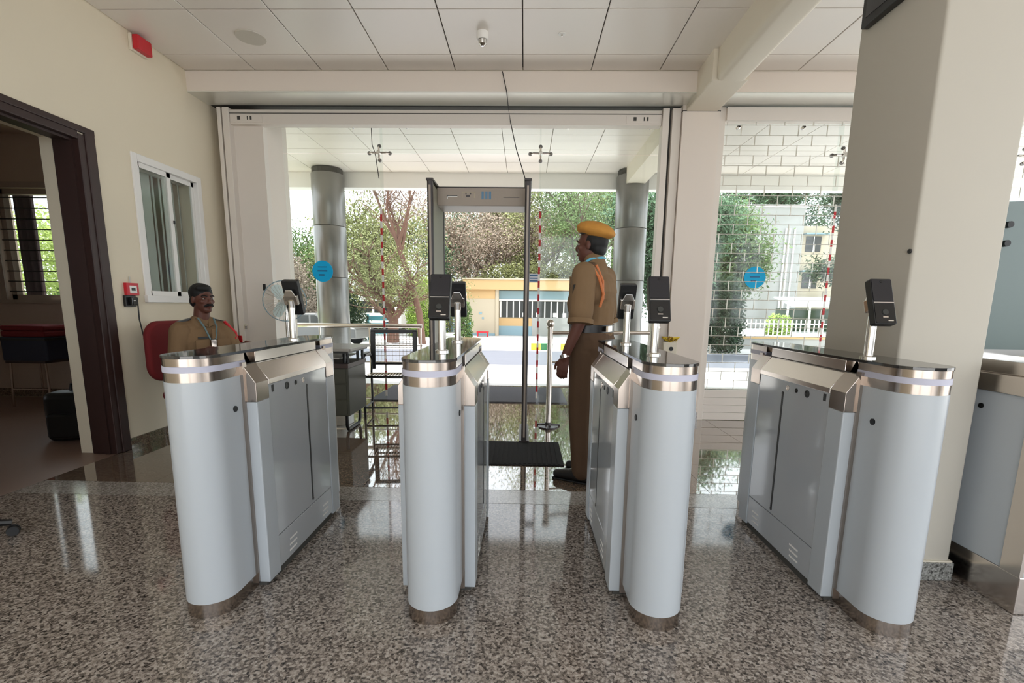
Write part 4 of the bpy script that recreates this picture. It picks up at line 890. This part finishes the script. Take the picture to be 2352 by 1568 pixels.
for sx in (-1,1):
    s_o = MB(); X = sx*.10
    s_o.cap((X,-.07,.045),(X,.06,.045),.044,.046); s_o.cap((X,.06,.04),(X+sx*.012,.17,.035),.046,.034); s_o.cap((X,-.03,.07),(X,-.03,.12),.05,.048)
    o = s_o.organic('shoe','leather',p1,.006,4)
    B(X-.044,X+.046,-.115,.20,0,.014).build('sole','black',o,bevel=.006)
face_details(p1,hc)
hr = MB(); hr.ell(hc+Vector((0,-.03,.018)),(.081,.086,.085)); hr.ell(hc+Vector((0,-.055,-.035)),(.066,.048,.052))
hr.organic('hair','hair',p1,.006,3)
bt = MB(); mb_ = Matrix.Rotation(math.radians(14),4,'X')
bt.ell(hc+Vector((0,-.028,.088)),(.112,.130,.056),20,10,mb_); bt.ell(hc+Vector((0,-.09,.070)),(.085,.07,.034),16,10,mb_); bt.ell(hc+Vector((0,.03,.092)),(.082,.07,.040),16,10,mb_)
ber = bt.organic('beret','beret',p1,.005,5)
MB().lathe([(.0,-.008),(.086,-.008),(.088,.008),(0,.008)],28,hc+Vector((0,-.012,.062)),Matrix.Rotation(math.radians(8),4,'X') @ Matrix.Diagonal((.95,1.1,1,1))).build('band','leather',ber,smooth=True)
ln_ = [(-.03,.11,1.33),(-.075,.075,1.46),(-.072,0,1.505),(-.03,-.062,1.515),(.03,-.062,1.515),(.072,0,1.505),(.09,.06,1.46),(.03,.13,1.33)]
MB().tube(ln_,.009,8).build('lanyard','lanyard',p1,smooth=True)
MB().tube([(-.16,.03,1.47),(-.20,-.06,1.45),(-.19,-.105,1.38),(-.15,-.125,1.28),(-.165,-.11,1.20),(-.14,-.12,1.25),(-.13,-.11,1.36),(-.15,-.07,1.46)],.009,8).build('shoulder_cord','cord_orange',p1,smooth=True)
MB().prism(rrect(-.03,.03,-.035,.035,.01),-.004,.004,'x',Matrix.Translation((-.278,.0,1.30))).build('arm_badge','leather',p1)
wt = MB().lathe([(.028,-.012),(.034,-.012),(.034,.012),(.028,.012)],18,(-.245,.083,.885),Matrix.Rotation(-.35,4,'X')).build('wristwatch','steel',p1,smooth=True)
# ---- seated guard
ch = thing('red_office_chair','red backed office chair under the seated guard','chair',(-2.72,3.98,0),math.radians(-98))
MB().prism(rrect(-.24,.24,-.23,.25,.07,5),.40,.47).build('seat','red_fabric',ch,bevel=.025)
MB().prism(rrect(-.235,.235,.54,1.04,.13,8),-.335,-.275,'y').build('backrest','red_fabric',ch,smooth=True,bevel=.024,seg=4)
MB().tube([(0,-.1,.40),(0,-.30,.42),(0,-.345,.60),(0,-.345,.75)],.022,8).build('back_bracket','black',ch,smooth=True)
MB().prism(rrect(-.2,.2,.58,.92,.06,5),-.352,-.335,'y').build('back_shell','black',ch,bevel=.01)
for s in (-1,1): MB().tube([(s*.25,-.05,.42),(s*.30,-.05,.46),(s*.30,-.05,.66),(s*.30,.13,.67)],.014,8).build('armrest','black',ch,smooth=True)
MB().tube([(0,0,.1),(0,0,.40)],.025,12).build('gas_post','black',ch)
for k in range(5):
    a = 2*PI*k/5+.2; e = (.27*math.cos(a),.27*math.sin(a))
    lg = MB().tube([(0,0,.11),(e[0],e[1],.07)],[.026,.016],8).build('base_arm','black',ch,smooth=True)
    MB().lathe([(0,-.016),(.024,-.016),(.027,0),(.024,.016),(0,.016)],16,(e[0],e[1],.027),Matrix.Rotation(a,4,'Z') @ Matrix.Rotation(PI/2,4,'X')).build('castor','black',lg,smooth=True)
p2 = thing('person','guard with moustache in khaki shirt sitting on the red chair at the desk','person',(-2.70,3.95,0),math.radians(-116))
h2 = Vector((0,.065,1.225))
b = MB()
b.cap((0,.0,.62),(0,.02,.90),.11,.105); b.cap((-.10,.015,.96),(.10,.015,.96),.055,.055); b.cap((0,.02,1.02),(0,.045,1.15),.062,.057); head(b,h2)
RA2 = [(.165,.02,.96),(.20,.0,.70),(.15,.22,.80)]; LA2 = [(-.165,.02,.96),(-.20,.14,.75),(-.14,.38,.845)]
for A,sx in ((RA2,1),(LA2,-1)):
    b.chain(A,[.052,.043,.029]); d = Vector(A[2])-Vector(A[1]); hand(b,Vector(A[2]),d,(-sx*.4,0,-1),(-sx,.2,0),1.0,.75)
for sx in (-1,1): b.chain([(sx*.10,.02,.56),(sx*.13,.42,.55),(sx*.13,.42,.10)],[.095,.065,.045])
b.organic('body','skin',p2,.006,4)
s2 = MB()
s2.cap((-.05,.0,.58),(.05,.0,.58),.145,.145); s2.cap((-.04,.03,.72),(.04,.03,.72),.150,.150); s2.cap((-.05,.015,.88),(.05,.015,.88),.142,.142); s2.cap((-.12,.012,.968),(.12,.012,.968),.082,.082); s2.cap((-.03,.02,1.02),(.03,.022,1.02),.074,.074)
for A in (RA2,LA2):
    e = Vector(A[0])+(Vector(A[1])-Vector(A[0]))*.9; s2.chain([A[0],e],[.084,.076])
shirt2 = s2.organic('shirt','khaki',p2,.007,4)
for sx in (-1,1):
    MB().prism([(0,0),(sx*.055,.02),(sx*.075,.085),(sx*.03,.095)][::sx],-.005,.005,'y',Matrix.Translation((0,.112,.995)) @ Matrix.Rotation(.5,4,'X')).build('collar','khaki',shirt2)
    MB().prism(rrect(-.026,.026,-.06,.06,.008),0,.010,'z',Matrix.Translation((sx*.125,.01,1.046)) @ Matrix.Rotation(sx*.25,4,'Y') @ Matrix.Rotation(PI/2,4,'Z')).build('epaulette','leather',shirt2)
    MB().prism(rrect(-.055,.055,-.05,.04,.008),-.004,.004,'y',Matrix.Translation((sx*.085,.165,.86))).build('pocket','khaki',shirt2)
B(.045,.125,.170,.175,.905,.922).build('name_plate','black',shirt2)
B(-.013,.013,.172,.179,.70,.98).build('button_placket','khaki',shirt2)
t2 = MB(); t2.cap((-.06,0,.54),(.06,0,.54),.13,.13)
for sx in (-1,1): t2.chain([(sx*.10,.02,.55),(sx*.13,.42,.55),(sx*.13,.42,.12)],[.115,.088,.078])
t2.organic('trousers','khaki_trouser',p2,.008,4)
for sx in (-1,1):
    so_ = MB(); so_.cap((sx*.13,.38,.045),(sx*.13,.58,.04),.045,.038); so_.cap((sx*.13,.41,.06),(sx*.13,.41,.12),.05,.048); so_.organic('shoe','leather',p2,.007,4)
face_details(p2,h2,1.0,True)
hr = MB(); hr.ell(h2+Vector((0,-.022,.045)),(.083,.098,.084)); hr.ell(h2+Vector((0,-.055,-.02)),(.072,.055,.062)); hr.ell(h2+Vector((.01,.04,.085)),(.062,.045,.034))
hr.organic('hair','hair',p2,.006,3)
MB().tube([(-.06,.09,1.07),(-.045,.15,1.0),(-.01,.18,.90),(.03,.178,.90),(.055,.15,1.0),(.065,.09,1.07)],.007,6).build('lanyard','lanyard_grey',p2,smooth=True)
B(-.012,.03,.180,.186,.83,.895).build('id_card','steel',p2)
MB().tube([(-.155,.08,1.04),(-.235,.10,.94),(-.24,.11,.86),(-.20,.14,.90)],.012,8).build('shoulder_cord','red_tape',p2,smooth=True)
MB().prism(rrect(-.03,.03,-.03,.03,.01),-.004,.004,'x',Matrix.Translation((-.295,.06,.88))).build('arm_badge','red_tape',p2)
mob = thing('handset','black handset held out by the seated guard','handset',(-2.27,3.72,.852),math.radians(-20))
MB().prism(rrect(-.08,.08,-.035,.035,.012),0,.014).build('shell','black',mob,bevel=.003); B(-.06,.06,-.028,.028,.014,.0155).build('face','black_gloss',mob)
